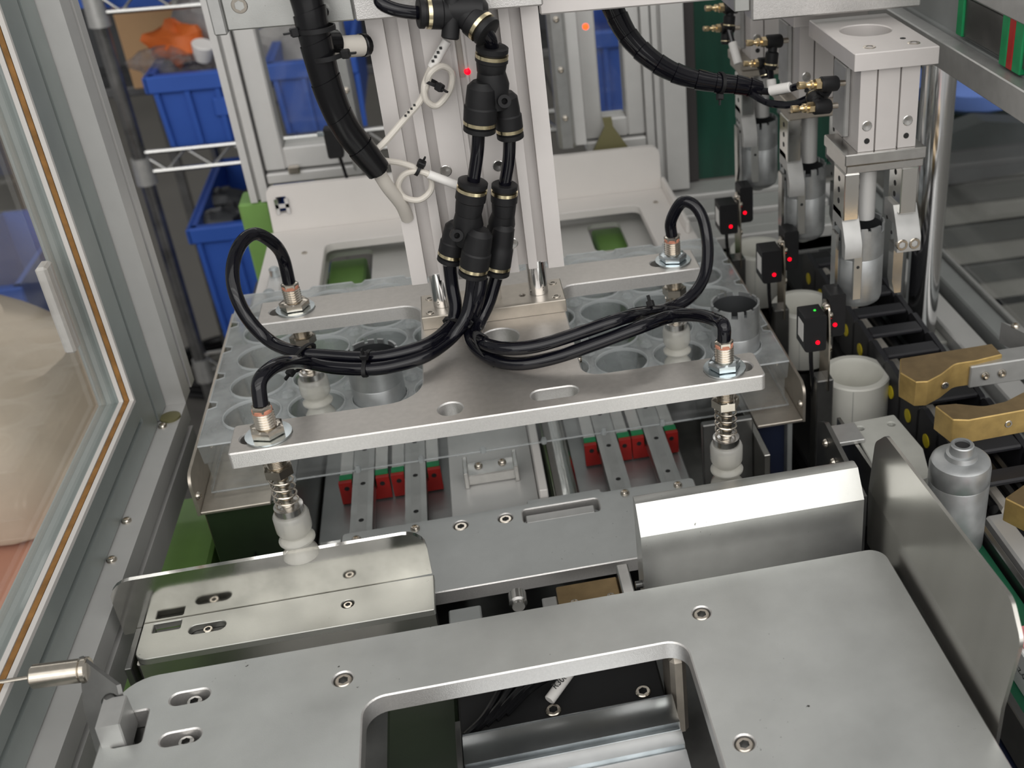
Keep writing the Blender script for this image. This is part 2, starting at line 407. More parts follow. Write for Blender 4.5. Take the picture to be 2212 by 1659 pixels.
# ---- machine base deck (dark, under everything) -----------------------------------------
solo('machine_deck', B().box(-330, 640, 250, 1620, -330, -300, 2), 'steel_dark', 'dark steel base deck under the whole machine', 'machine deck')
t = thing('green_base_frame', 'green painted steel base frame below the clear tray on the left', 'machine frame', (-300, 900, -300))
part('beam', B().box(-336, -279, 420, 985, -300, -240, 3), 'green_paint', t)
part('beam', B().box(-276, -190, 1300, 1360, -300, -190, 3), 'green_paint', t)
part('post', B().box(-292, -254, 1442, 1490, -300, -113, 3), 'green_paint', t)
part('beam', B().box(-258, 262, 1395, 1440, -300, -240, 3), 'green_paint', t)
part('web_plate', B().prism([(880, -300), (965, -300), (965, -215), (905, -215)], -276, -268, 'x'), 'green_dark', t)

# ================================================================== REAR TABLE
def rear_table():
    z = -136
    t = thing('rear_tray_table', 'white plate table with two rounded cut-outs behind the clear tray', 'machine table', (0, 1280, -200))
    out = fil([(-252, 1168), (262, 1168), (262, 1391.5), (-252, 1391.5)])
    holes = [rrect(-182, -20, 1178, 1338, 12), rrect(30, 211, 1178, 1346, 12)]
    part('table_top', B().prism([out]+holes, z-10, z, 'z', .8), 'paint_white', t)
    # lower shelf plates seen through the cut-outs, each with a window to the green frame
    part('lower_plate', B().prism([rrect(-196, -8, 1168, 1391, 4), rrect(-184, -130, 1262, 1370, 10)], z-34, z-28), 'paint_grey', t)
    part('lower_plate', B().prism([rrect(22, 226, 1168, 1391, 4), rrect(143, 186, 1276, 1363, 10)], z-34, z-28), 'paint_grey', t)
    for x, y in ((-205, 1315), (-205, 1200), (234, 1345), (240, 1235)):
        put('slot_screw', SCREW_S, t, (x, y, z+1.2))
    part('adjuster', B().box(-238, -222, 1170, 1250, z, z+8, 1.5), 'alu_profile', t)
    for y in (1180, 1240): part('adjuster_knob', B().lathe([(6, 0), (6, 9), (4, 11), (.01, 11)], (-230, y, z+8), n=14), 'zinc', t)
    return t
rear_table()
solo('green_block', B().box(-188, -142, 1250, 1393, -300, -184, 3), 'green_paint', 'green frame block seen through the left table cut-out', 'machine frame')
solo('green_block', B().box(152, 196, 1262, 1393, -300, -184, 3), 'green_paint', 'green frame block seen through the right table cut-out', 'machine frame')

t = thing('rear_guard_panel', 'long white upright panel with rounded ends behind the tray', 'panel', (0, 1396, -137))
part('panel_sheet', B().prism([fil([(-248, -137), (251, -137), (251, -77, 12), (-246, -77, 10)]), rrect(-236, -224, -112, -90, 1)], 1392, 1400, 'y', 0), 'paint_white', t)
part('latch', B().box(-238, -234, 1389, 1392, -112, -92).box(-226, -222, 1389, 1392, -112, -92).box(-238, -222, 1389, 1391, -104, -99), 'chrome', t)
part('end_flange', B().box(251, 256, 1236, 1391, -135.8, -120, 1), 'paint_white', t)

# ================================================================== REAR FRAME (aluminium profiles with windows)
def profile_v(name, x0, x1, y0, y1, z0, z1, m, label, cat='aluminium post', grooves=((.42, .58),), side=True):
    """upright T-slot profile, grooves cut into the face turned to the camera and into the inner side"""
    w = x1-x0; pts = [(x0, y0)]
    for a, b in grooves: pts += [(x0+w*a, y0), (x0+w*a, y0+9), (x0+w*b, y0+9), (x0+w*b, y0)]
    pts += [(x1, y0)]
    if side: d = y1-y0; pts += [(x1, y0+d*.4), (x1-8, y0+d*.4), (x1-8, y0+d*.6), (x1, y0+d*.6)]
    pts += [(x1, y1), (x0, y1)]
    return solo(name, B().prism(pts, z0, z1), m, label, cat)
YR = 1440
def rx(px, py): return Py(px, py, YR).x
def rz(px, py): return Py(px, py, YR).z
xa, xb = rx(487, 220), rx(531, 220)
profile_v('aluminium_post', xa, xb, YR, YR+50, -112, 420, 'alu_profile', 'white aluminium corner post left of the rear window', grooves=((.36, .56),))
def window(name, x0, x1, z0, z1, fw, label, y=YR+8):
    t = thing(name, label, 'window frame', ((x0+x1)/2, y, z0), kind='structure')
    part('frame_side', B().box(x0, x0+fw, y, y+34, z0, z1, 2), 'alu_profile', t)
    part('frame_side', B().box(x1-fw, x1, y, y+34, z0, z1, 2), 'alu_profile', t)
    part('frame_bottom', B().box(x0+fw, x1-fw, y, y+34, z0, z0+fw*1.1, 2), 'alu_profile', t)
    part('sill_rail', B().box(x0, x1, y-6, y+40, z0-16, z0-2, 2), 'alu_profile', t)
    part('catch', B().box(x0+fw*1.1, x0+fw*1.1+14, y-10, y-2, z0-4, z0+6, 1.5), 'nickel', t)
    part('pane', B().box(x0+fw, x1-fw, y+16, y+19, z0+fw, z1), 'acrylic', t)
    return t
x0 = xb+2; x1 = rx(760, 250)
window('window_1', x0, x1, rz(610, 372), 420, 26, 'white framed rear window left of the lifting cylinder')
window('window_2', rx(1262, 250), rx(1392, 200), rz(1330, 300), 420, 24, 'narrow white framed rear window right of the lifting cylinder')
xs = (rx(1393, 200), rx(1482, 200))
profile_v('aluminium_post', xs[0], xs[1], YR, YR+60, -160, 420, 'alu_profile', 'wide grooved white post beside the dark green panel', grooves=((.18, .24), (.36, .46)))
# vertical guide rails between the windows
def vrail(xc, w, label, y=1405, z0=-70, n=4):
    t = thing('vertical_guide_rail', label, 'guide rail', (xc, y, z0))
    part('rail', B().prism([(xc-w/2, y), (xc-w*.3, y-6), (xc+w*.3, y-6), (xc+w/2, y), (xc+w/2, y+16), (xc-w/2, y+16)], z0, 400), 'rail_steel', t)
    for i in range(n):
        o = put('rail_screw', BTN, t, (xc, y-6, z0+40+i*62), (math.pi/2, 0, 0))
    return t
vrail(Py(755, 230, 1400).x, 20, 'grey steel guide rail with screws behind the wrapped cable', n=5)
vrail(Py(1212, 160, 1400).x, 22, 'dark steel guide rail beside the narrow rear window', n=5)
solo('rail_mount_column', B().prism([(Py(1222, 160, 1400).x, 1408), (Py(1256, 160, 1400).x, 1408), (Py(1256, 160, 1400).x, 1440), (Py(1222, 160, 1400).x, 1440)], -70, 400), 'alu_profile', 'light column carrying the dark guide rail', 'column')
t = thing('limit_switch', 'small black limit switch below the rear window', 'switch', tuple(Py(722, 335, 1395)))
p = Py(718, 300, 1395)
part('body', B().box(p.x-9, p.x+10, 1390, 1408, p.z-24, p.z+14, 2), 'black_plastic', t)
part('lever', B().box(p.x-16, p.x-8, 1388, 1392, p.z+6, p.z+12, 1), 'zinc', t)
part('cable', B().tube([(p.x+4, 1398, p.z-24), (p.x+8, 1399, p.z-60), (p.x+12, 1400, p.z-90)], 2), 'black_rubber', t)
t = thing('status_lamp', 'small glowing orange lamp in the narrow rear window', 'indicator lamp', tuple(Py(1264, 56, 1452)))
p = Py(1264, 56, 1452)
part('housing', B().box(p.x-8, p.x+9, 1450, 1462, p.z-8, p.z+8, 2), 'black_plastic', t)
part('lens', B().lathe([(4.5, 0), (4, 2), (.01, 3)], (p.x, 1450, p.z), (0, -1, 0), 12), 'led_orange', t)
p = Py(1317, 300, 1425)
solo('bracket_foot', B().prism([(p.x-24, p.z-14), (p.x+24, p.z-14), (p.x+5, p.z+18), (p.x+4, p.z+30), (p.x-8, p.z+30), (p.x-6, p.z+18)], 1420, 1426, 'y', .5), 'olive', 'olive triangular bracket under the narrow rear window', 'bracket')

# dark green side panel behind the pick heads
a, b_ = Py(1470, 200, 1480), Py(1775, 200, 1480)
t = thing('green_side_panel', 'dark green glossy panel behind the motor pick heads', 'panel', (a.x, 1480, -150))
part('panel_sheet', B().box(a.x+20, a.x+260, 1480, 1490, -165, 420, 1), 'green_panel', t)
part('edge_strip', B().box(a.x, a.x+21, 1474, 1494, -165, 420, 1), 'panel_edge', t)

# horizontal bed profiles behind the cups
t = thing('rear_bed_profile', 'light grey grooved aluminium bed behind the white cups', 'aluminium profile', (420, 1330, -230))
zb = -176
yy = [1290, 1318, 1324, 1362, 1370, 1420, 1428, 1478]
for i in range(4): part('bar', B().box(262, 480, yy[2*i], yy[2*i+1], zb-30, zb+(4, 0, 5, 10)[i], 2), 'alu_profile', t)
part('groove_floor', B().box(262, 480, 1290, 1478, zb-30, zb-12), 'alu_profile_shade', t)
part('red_mark', B().box(352, 370, 1477, 1478.6, zb-4, zb+6), 'red_print', t)

# ================================================================== LIFTING CYLINDER + GRIPPER PLATE
def gripper():
    t = thing('vacuum_gripper_plate', 'H-shaped satin aluminium gripper plate carrying the four suction cups', 'gripper plate', (5, 780, -12))
    o = [(-182, 670, 2), (191, 670, 4), (191, 706, 4), (62.5, 706, 13), (62.5, 858.5, 13), (186, 858.5, 2), (186, 899, 2), (-183, 899, 2), (-183, 858.5, 1), (-53, 858.5, 16), (-53, 706, 26), (-182, 706, 3)]
    holes = [circ(7, 782, 15, 28), circ(41.7, 767, 3, 12), circ(-34.5, 687, 8.6, 22), slot(39, 688, 34, 14),
             slot(-159, 687, 34, 15), slot(167, 687, 36, 15), slot(-157, 879, 36, 15), slot(163, 879, 36, 15)]
    part('plate', B().prism([fil(o, 8)]+holes, -12, 0, 'z', .9, edge=1), ['alu_gripper', 'alu_edge'], t)
    for y in (742, 748): put('edge_screw', BTN, t, (62.5, y, -6), (0, math.pi/2, 0))
    return t
gripper()

def cylinder():
    t = thing('guided_lift_cylinder', 'white grooved guided pneumatic cylinder above the gripper plate', 'pneumatic cylinder', (6, 831, 0))
    x0, x1, yf, yb, zb, zt = -53.4, 65.0, 811, 853, 40, 300
    w = x1-x0; X = lambda f_: x0+w*f_
    pts = [(x0, yf)]
    for a, b, c, d in ((.10, .18, .24, .30), (.70, .765, .825, .895)):
        pts += [(X(a), yf), (X(a), yf+13), (X(b), yf+13), (X(b), yf+2.5), (X(c), yf+2.5), (X(c), yf+13), (X(d), yf+13), (X(d), yf)]
        if a == .10: pts += [(X(.46), yf), (X(.46), yf+1), (X(.475), yf+1), (X(.475), yf), (X(.49), yf), (X(.49), yf+4), (X(.53), yf+4), (X(.53), yf), (X(.545), yf), (X(.545), yf+1), (X(.555), yf+1), (X(.555), yf)]
    pts += [(x1, yf), (x1, yb), (x0, yb)]
    part('body', B().prism(pts, zb, zt), 'alu_white', t)
    part('tool_plate', B().prism([rrect(-51, 63.5, 810.5, 851, .5), circ(30, 828, 2.2, 10)], .2, 11, 'z', .7), 'nickel_block', t)
    for x in (-33.5, 43.5): part('guide_rod', B().lathe([(8, 11.2), (8, 41)], (x, 831, 0), n=24), 'chrome', t)
    pr = part('piston_rod', B().lathe([(6, 11), (6, 24), (6.6, 24), (6.6, 40)], (7.5, 831, 0), n=24, hexr={0, 1}), 'steel', t)
    for x, y in ((-44, 818), (-44, 843), (56.5, 818), (56.5, 843)): put('plate_screw', SCREW_S, t, (x, y, 11.6))
    for px_, py_ in ((963, 369), (1107, 525), (1077, 358)):
        p = Py(px_, py_, yf); put('body_hole', DIMPLE, t, (p.x, yf-.2, p.z), (math.pi/2, 0, 0))
    # reed switch strip in the middle slot with its lit lamp
    p = Py(1010, 155, yf)
    st = part('sensor_strip', B().box(X(.493), X(.527), yf+.5, yf+3.6, p.z-4, p.z+60, .6), 'tape_clear', t)
    part('sensor_lamp', B().lathe([(2.5, 0), (2, 1.6), (.01, 2.1)], (p.x, yf+.6, p.z), (0, -1, 0), 12), 'led_red', st)
    return t
cylinder()

def suction_proto(nutm):
    t = bpy.data.objects.new('suction_cup_assembly', None); COL.objects.link(t); BASE[t] = Vector((0, 0, 0))
    part('washer', B().lathe([(8, .2), (15.6, .2), (15.6, 1.6), (8, 1.9), (8, .2)], n=28, cap=False), 'zinc', t)
    part('lock_nut', B().lathe([(9.4, 1.8), (10.4, 2.6), (10.4, 7.0), (9.2, 8.2), (6, 8.2)], n=24, hexr={1, 2}), nutm, t)
    pr = []
    for i in range(8): pr += [(7.2, 4.4+i*2), (6.1, 5.4+i*2)]
    part('threaded_stem', B().lathe([(6.3, -26)]+[(7.0 if i % 2 == 0 else 6.3, -26+i*.6) for i in range(24)]+pr+[(6.0, 20.5)], n=18), 'nickel', t)
    fit = part('hose_fitting', B().lathe([(5.6, 20), (6.0, 20.5), (6.0, 23.6), (4.6, 24.6)], n=24, hexr={0, 1, 2}), 'nickel', t)
    part('thread_tape', B().lathe([(6.6, 19.2), (6.7, 21.6), (5.8, 22)], n=16), 'copper_tape', fit, label='red thread sealing tape')
    part('lower_washer', B().lathe([(11, -12.2), (11, -14), (6, -14.4)], n=22), nutm, t)
    part('lower_nut', B().lathe([(8.6, -24.6), (9.2, -25.4), (9.2, -31.8), (8.4, -32.6)], n=24, hexr={1, 2}), 'nickel', t)
    part('plunger', B().lathe([(5.0, -32), (5.0, -46), (4.6, -46), (4.6, -62)], n=18), 'nickel', t)
    hp = []
    for i in range(5*14+1): a = 2*math.pi*i/14; hp.append((8.0*math.cos(a), 8.0*math.sin(a), -33-(29*i/70)))
    part('spring', B().tube(hp, .75, 6), 'nickel', t)
    part('collar', B().lathe([(6, -59), (10.2, -60), (10.2, -71), (9, -72)], n=22), 'steel', t)
    part('bellows_cup', B().lathe([(9.2, -66), (11.6, -66.2), (12.6, -68), (12.6, -80), (11.4, -83), (8.8, -84.6), (8.8, -86), (12.8, -89.5), (12.8, -90.6), (8.6, -93.6), (8.6, -94.8), (12.2, -101), (13, -104.5), (12.5, -104.6), (7.6, -95), (7.4, -93.6), (11.4, -90), (7.4, -86), (7.0, -78), (7.0, -70)], n=28, cap=False), 'silicone', t)
    return t
sp = suction_proto('nickel'); sp2 = suction_proto('zinc')
G = 'vacuum suction cups on the gripper plate'
place(sp, (-157, 687, 0), (0, 0, .2)); tag(sp, 'front left spring suction cup with nickel nut hanging above the polished bracket', 'suction cup', G)
c = copy_tree(sp); place(c, (-154, 879, 0), (0, 0, .6)); tag(c, 'rear left spring suction cup with nickel nut over the clear tray', 'suction cup', G)
place(sp2, (164, 687, 0), (0, 0, .5)); tag(sp2, 'front right spring suction cup with silver nut hanging before the rails', 'suction cup', G)
c = copy_tree(sp2); place(c, (165.5, 879, 0), (0, 0, .3)); tag(c, 'rear right spring suction cup with silver nut over the clear tray', 'suction cup', G)

# ================================================================== AIR TUBES AND FITTINGS
TR = 5.1
def tubepath(pts, k=6): return smooth([p if len(p) == 4 and False else (Py(*p[:3]) if p[0] > 400 or p[1] > 60 else Vector(p)) for p in pts], k)
def ptube(pp, end=None, start=None):
    L = [Py(*p) for p in pp]
    if end is not None: L += [Vector(e) for e in end]
    return smooth(L, 6)
def tip(x, y): return [(x, y, 46), (x, y, 23.5)]
GT = 'black air tubes to the suction cups'
def mixtube(pp, end):
    """image pixel points: (px, py, Y) on a depth plane, or (px, py, z, 'z') on a height plane"""
    return smooth([Pz(*p[:3]) if len(p) == 4 else Py(*p) for p in pp]+[Vector(e) for e in end], 6)
lr = mixtube([(971, 572, 796), (977, 620, 793), (984, 665, 788), (974, 702, 16, 'z'), (930, 740, 15, 'z'), (870, 762, 14, 'z'), (800, 773, 12, 'z'), (720, 770, 12, 'z'), (645, 762, 14, 'z'), (585, 738, 800), (537, 690, 808), (508, 632, 816), (503, 575, 830), (520, 527, 846), (552, 505, 858), (592, 527, 870)], tip(-154, 879))
solo('air_tube', B().tube(lr, TR, 12), 'tube_black', 'black air tube looping high to the rear left suction cup', 'air tube', GT)
lf = mixtube([(1022, 600, 782), (1018, 640, 780), (1005, 690, 775), (972, 732, 11, 'z'), (920, 768, 10, 'z'), (860, 788, 9, 'z'), (800, 797, 9, 'z'), (720, 794, 9, 'z'), (662, 783, 12, 'z'), (614, 784, 722), (580, 800, 704), (560, 828, 693)], [(-157, 687, 23.5)])
solo('air_tube', B().tube(lf, TR, 12), 'tube_black', 'black air tube bending down to the front left suction cup', 'air tube', GT)
rr = mixtube([(1072, 600, 792), (1057, 650, 787), (1036, 697, 779), (1030, 727, 14, 'z'), (1052, 744, 20, 'z'), (1095, 753, 22, 'z'), (1160, 747, 23, 'z'), (1250, 720, 25, 'z'), (1350, 686, 30, 'z'), (1430, 670, 795), (1487, 645, 812), (1520, 600, 830), (1529, 540, 846), (1520, 478, 860), (1499, 443, 868), (1472, 438, 874)], [(165.5, 879, 38), (165.5, 879, 23.5)])
solo('air_tube', B().tube(rr, TR, 12), 'tube_black', 'black air tube looping high to the rear right suction cup', 'air tube', GT)
rf = mixtube([(1040, 600, 780), (1032, 650, 777), (1016, 702, 15, 'z'), (1022, 742, 9, 'z'), (1060, 774, 7, 'z'), (1120, 786, 7, 'z'), (1200, 772, 11, 'z'), (1300, 738, 18, 'z'), (1390, 704, 24, 'z'), (1450, 684, 745), (1506, 681, 722), (1546, 692, 702)], [(164, 687, 36), (164, 687, 23.5)])
solo('air_tube', B().tube(rf, TR, 12), 'tube_black', 'black air tube bending down to the front right suction cup', 'air tube', GT)

def cable_tie(p, d, r, label, head=(0, 0, 1), wide=3.0):
    """band of the tie around a bundle at p running along d, with its square head and cut tail"""
    u, w, dd = frame(d); p = Vector(p)
    t = thing('cable_tie', label, 'cable tie', tuple(p), 'black cable ties on tubes and cables')
    part('band', B().lathe([(r, -wide/2), (r+.9, -wide/2), (r+.9, wide/2), (r, wide/2), (r, -wide/2)], p, dd, 18, cap=False), 'black_plastic', t)
    h = Vector(head); h = (h-dd*h.dot(dd)).normalized(); s_ = dd.cross(h); q = p+h*(r+2.4)
    b = B().box(-2.6, 2.6, -2.8, 2.8, -2.6, 2.6, .7); b.xf(lambda v: q+s_*v.x+dd*v.y+h*v.z); part('head', b, 'black_plastic', t)
    b = B().box(-1.2, 1.2, -.6, .6, -5, 4); b.xf(lambda v: q+s_*v.x+dd*v.y+h*(v.z+3)); part('tail', b, 'black_plastic', t)
    return t
def mid(a, b, i, j): return (a[i]+b[j])/2
def near(path, q): return min(path, key=lambda v: (v-q).length)
def tie_on(pA, pB, px_, py_, Y, label, head):
    q = Py(px_, py_, Y); a = near(pA, q); b = near(pB, q); i = pA.index(a); d = pA[min(i+1, len(pA)-1)]-pA[max(i-1, 0)]
    ab = b-a; g = ab.length/2+TR+.3
    t = cable_tie((a+b)/2, d, TR+.5, label, head)
    # the band is drawn out to an oval round both tubes
    if ab.length > 1:
        c_ = (a+b)/2; e = (ab-d.normalized()*ab.dot(d.normalized())).normalized()
        for ch in t.children:
            for v in ch.data.vertices:
                w_ = v.co/S; k = w_.dot(e)
                if ch.name.startswith('band'): v.co = (w_+e*(k*(g/(TR+.5)-1)))*S
                else: v.co = (w_+e*((g-TR-.5)*max(-1, min(1, Vector(head).dot(e)*1.5))))*S
tie_on(lr, lf, 800, 787, 755, 'cable tie midway on the left pair of tubes', (0, -.3, 1))
tie_on(lr, lf, 630, 778, 765, 'cable tie where the left tubes part', (0, -1, -.3))
tie_on(lr, rf, 997, 700, 775, 'cable tie binding all four tubes below the black connectors', (-.3, -1, 0))
tie_on(rr, rf, 1125, 778, 752, 'cable tie at the bend of the right pair of tubes', (.3, -1, -.4))
tie_on(rr, rf, 1448, 672, 775, 'cable tie where the right tubes part', (-.5, -.2, 1))

def barrel(t, top, bot, r, ring_at=None, ring_r=None):
    """round push-in sleeve from top to bot with metal ring and release collar at the bot end"""
    top, bot = Vector(top), Vector(bot); d = bot-top; L = d.length
    part('sleeve', B().lathe([(r*.55, -r*.45), (r*.86, -r*.1), (r*.92, L*.30), (r*.92, L*.42), (r, L*.46), (r, L-5.2), (r*.9, L-5)], top, d, 24), 'black_plastic', t)
    part('metal_ring', B().lathe([(r*.9, L-5.2), (r*1.0, L-5.1), (r*1.0, L-2.6), (r*.86, L-2.4)], top, d, 24), 'ring_gold', t)
    part('release_collar', B().lathe([(r*.84, L-2.6), (r*.84, L-1.2), (r*.98, L-.8), (r*.98, L+2.2), (r*.9, L+2.8), (r*.45, L+2.8)], top, d, 24), 'black_plastic', t)
def yfit(label, ptop, pjoin, outs, r, eye=None):
    t = thing('y_connector', label, 'tube connector', tuple(pjoin), 'black push-in tube connectors')
    barrel(t, pjoin, ptop, r)
    for (a, b, rr_) in outs: barrel(t, a, b, rr_)
    # web between the two outlets
    c = (Vector(outs[0][0])+Vector(outs[1][0]))/2; j = Vector(pjoin)
    part('web', B().lathe([(r*.8, -2), (r*1.02, (c-j).length*.6), (r*.8, (c-j).length+r*.9)], j, c-j, 20), 'black_plastic', t)
    if eye:
        e = Vector(eye); part('eyelet', B().lathe([(2.2, 0), (4.6, 0), (4.6, 5), (2.2, 5), (2.2, 0)], e, (.2, -1, .15), 18, cap=False).lathe([(2.3, .6), (.01, .6)], e, (.2, -1, .15), 14), 'black_plastic', t)
    return t
yfit('upper black Y connector hanging from the swivel fitting', Py(1063, 108, 775), Py(1061, 152, 776),
     [(Py(1040, 192, 770), Py(1036, 276, 771), 11.4), (Py(1092, 212, 782), Py(1102, 290, 783), 9.8)], 11.2, Py(1086, 217, 768))
yfit('lower left black Y connector above the tube bundle', Py(1021, 398, 776), Py(1012, 458, 777),
     [(Py(985, 492, 790), Py(972, 558, 791), 9.6), (Py(1036, 508, 770), Py(1022, 588, 771), 11)], 11, Py(984, 506, 772))
yfit('lower right black Y connector beside its twin above the tube bundle', Py(1090, 405, 788), Py(1088, 460, 789),
     [(Py(1088, 495, 786), Py(1075, 585, 787), 9.4), (Py(1075, 495, 800), Py(1058, 580, 801), 9.4)], 9.8)
solo('air_tube', B().tube(smooth([Py(1034, 278, 771), Py(1031, 330, 772), Py(1022, 396, 776)]), 4.6, 12), 'tube_black', 'short black tube joining the upper and lower left connectors', 'air tube')
solo('air_tube', B().tube(smooth([Py(1101, 292, 783), Py(1099, 345, 785), Py(1090, 402, 788)]), 4.6, 12), 'tube_black', 'short black tube joining the upper and lower right connectors', 'air tube')

t = thing('swivel_fitting', 'black swivel elbow fitting in front of the top plate', 'tube connector', tuple(Py(985, 40, 770)))
a, b_ = Py(985, 30, 772), Py(912, 28, 768)
barrel(t, a, b_, 10.2)
part('hub', B().cyl(Py(980, -14, 770), Py(972, 84, 766), 5.8, 18, .8), 'black_plastic', t)
part('head', B().lathe([(5, 0), (9.5, 2), (10.5, 14), (9, 24), (4, 27)], Py(965, 22, 772), Py(1030, 22, 770)-Py(965, 22, 772), 20), 'black_plastic', t)
barrel(t, Py(1000, 24, 772), Py(1049, 66, 762), 11)
solo('air_tube', B().tube(smooth([Py(1044, 62, 763), Py(1058, 84, 768), Py(1063, 106, 775)]), 5, 12), 'tube_black', 'stub of black tube between swivel fitting and upper connector', 'air tube')
solo('air_tube', B().tube(smooth([Py(915, 28, 768), Py(880, 26, 764), Py(845, 18, 762), Py(822, 4, 764), Py(830, -14, 770), Py(862, -24, 775), Py(900, -34, 780)]), 4.4, 12), 'tube_black', 'thin black tube curving out of the swivel fitting', 'air tube')

# ---- wrapped cable bundle on the left, sensor cables ----------------------------------
wp = smooth([Py(663, 0, 770)+Vector((-6, 26, 70)), Py(663, 0, 770)+Vector((-3, 4, 34)), Py(663, 0, 770), Py(676, 62, 768), Py(692, 130, 767), Py(712, 200, 767), Py(742, 268, 769), Py(782, 322, 774), Py(818, 368, 780)], 10)
def wrapped(path, r0, r1, turns, name, label, group=None, core='black_rubber', wrap='black_rubber'):
    t = thing(name, label, 'cable bundle', tuple(path[0]), group)
    K = len(path); part('cable_core', B().tube(path, [max(2, (r0+(r1-r0)*i/(K-1))*.86) for i in range(K)], 12), core, t)
    # overlapping wrap turns: short cone sleeves stepping along the bundle
    step = K/turns
    for k in range(turns):
        i0, i1 = int(k*step), min(K-1, int((k+1)*step+step*.12))
        seg = path[i0:i1+1]
        if len(seg) < 3: continue
        n = len(seg); R0 = r0+(r1-r0)*k/turns
        b = B().tube(seg, [R0*(1.12-.12*i/(n-1)) for i in range(n)], 14, cap=False)
        d = (seg[-1]-seg[0]).normalized(); u = frame(d)[0]; m0 = seg[0]; ln = (seg[-1]-seg[0]).length
        b.xf(lambda v: v+d*((v-m0).dot(u)/R0)*2.6)
        part('wrap_turn', b, wrap, t)
    return t
wrapped(wp, 10.2, 8.6, 7, 'wrapped_cable', 'black spiral wrapped cable hanging left of the white cylinder')
solo('sensor_cable', B().tube(smooth([Py(808, 355, 782), Py(835, 400, 790), Py(866, 440, 802), Py(880, 470, 812)]), 5.0, 12), 'cable_beige', 'thick beige cable leaving the end of the spiral wrap', 'cable')
c1 = smooth([Py(800, 335, 778), Py(830, 308, 785), Py(870, 262, 792), Py(905, 222, 797), Py(920, 190, 796), Py(930, 158, 792), Py(955, 143, 796), Py(976, 158, 800), (Py(972, 195, 801)), Py(945, 228, 799), Py(922, 218, 796), Py(916, 190, 795), Py(925, 160, 797), Py(940, 130, 800)], 7)
t = thing('sensor_cable', 'beige sensor cable with a loop running up to the swivel fitting', 'cable', tuple(c1[0]))
part('cable', B().tube(c1, 2.3, 10), 'cable_beige', t)
part('marker_sleeve', B().cyl(Py(932, 146, 799), Py(966, 88, 799), 3.3, 14, .4), 'sleeve_white', t)
for i in range(4): q = Py(935+i*5.6, 132-i*9.4, 795.2); part('print_mark', B().box(q.x-.9, q.x+.9, q.y-.2, q.y+.2, q.z-.9, q.z+.9), 'print_black', t)
for i in range(4): q = Py(876+i*6.4, 250-i*7.6, 788.6); part('print_mark', B().box(q.x-.8, q.x+.8, q.y-.2, q.y+.2, q.z-.8, q.z+.8), 'print_black', t)
c2 = smooth([Py(790, 330, 776), Py(820, 345, 786), Py(865, 352, 795), Py(905, 366, 798), Py(930, 385, 800), Py(930, 412, 801), Py(905, 432, 800), Py(872, 425, 799), Py(860, 400, 799), Py(875, 376, 798), Py(905, 370, 796), Py(935, 380, 795)], 7)
t = thing('sensor_cable', 'beige sensor cable with a loop ending at the lower connectors', 'cable', tuple(c2[0]))
part('cable', B().tube(c2, 2.3, 10), 'cable_beige', t)
part('marker_sleeve', B().cyl(Py(925, 376, 795), Py(992, 402, 797), 3.3, 14, .4), 'sleeve_white', t)
cable_tie(Py(933, 178, 796), Py(940, 150, 796)-Py(920, 200, 796), 4.6, 'small cable tie on the upper beige cable loop', (.6, -.5, -.2), 2.4)
cable_tie(Py(903, 366, 797), Py(930, 378, 797)-Py(880, 356, 797), 4.0, 'small cable tie on the lower beige cable loop', (0, -.4, 1), 2.4)
cable_tie(Py(683, 62, 768), Py(692, 130, 767)-Py(676, 62, 768), 11.4, 'cable tie round the upper end of the spiral wrap', (-1, -.3, 0), 3)
cable_tie(Py(704, 120, 767), Py(712, 180, 767)-Py(695, 120, 767), 11, 'cable tie joining the spiral wrap and the beige branch', (1, -.3, -.2), 3)
t = thing('branch_cable', 'short thick beige cable branch behind the spiral wrap', 'cable', tuple(Py(745, 104, 785)))
part('cable', B().cyl(Py(706, 104, 783), Py(782, 98, 797), 7.2, 18, .6), 'cable_beige', t)
part('rubber_boot', B().lathe([(8.6, 0), (7.6, 12)], Py(694, 92, 779), Py(782, 98, 797)-Py(706, 104, 783), 16), 'black_rubber', t)
part('end_plug', B().cyl(Py(778, 98, 796), Py(790, 97, 800), 7.8, 16, .8), 'black_rubber', t)

# ---- top plates of the gantry carriage ---------------------------------------------------
t = thing('gantry_carriage_plate', 'aluminium carriage plate across the top of the picture left of centre', 'mounting plate', (0, 795, 246))
part('side_plate', B().box(-139, -58, 792, 806, 246, 330, 1), 'alu_satin', t)
part('end_cap', B().box(-147.5, -139, 790, 812, 244, 330, 1), 'alu_dull', t)
part('face_plate', B().box(-57.5, 67, 787, 806, 246.5, 330, 1.2), 'alu_edge', t)
p = Py(517, 12, 792); put('plate_screw', SCREW, t, (p.x, 791.6, p.z), (math.pi/2, 0, 0))
p = Py(697, 22, 792); part('stop_button', B().lathe([(4.2, 0), (4.2, 5), (2.6, 7), (.01, 7.4)], (p.x, 792, p.z), (0, -1, 0), 14), 'black_rubber', t)
solo('gantry_crossbeam', B().box(66, 205, 811, 850, 234.8, 330, 1.2), 'alu_white', 'light crossbeam along the top edge between cylinder and pick heads', 'beam')
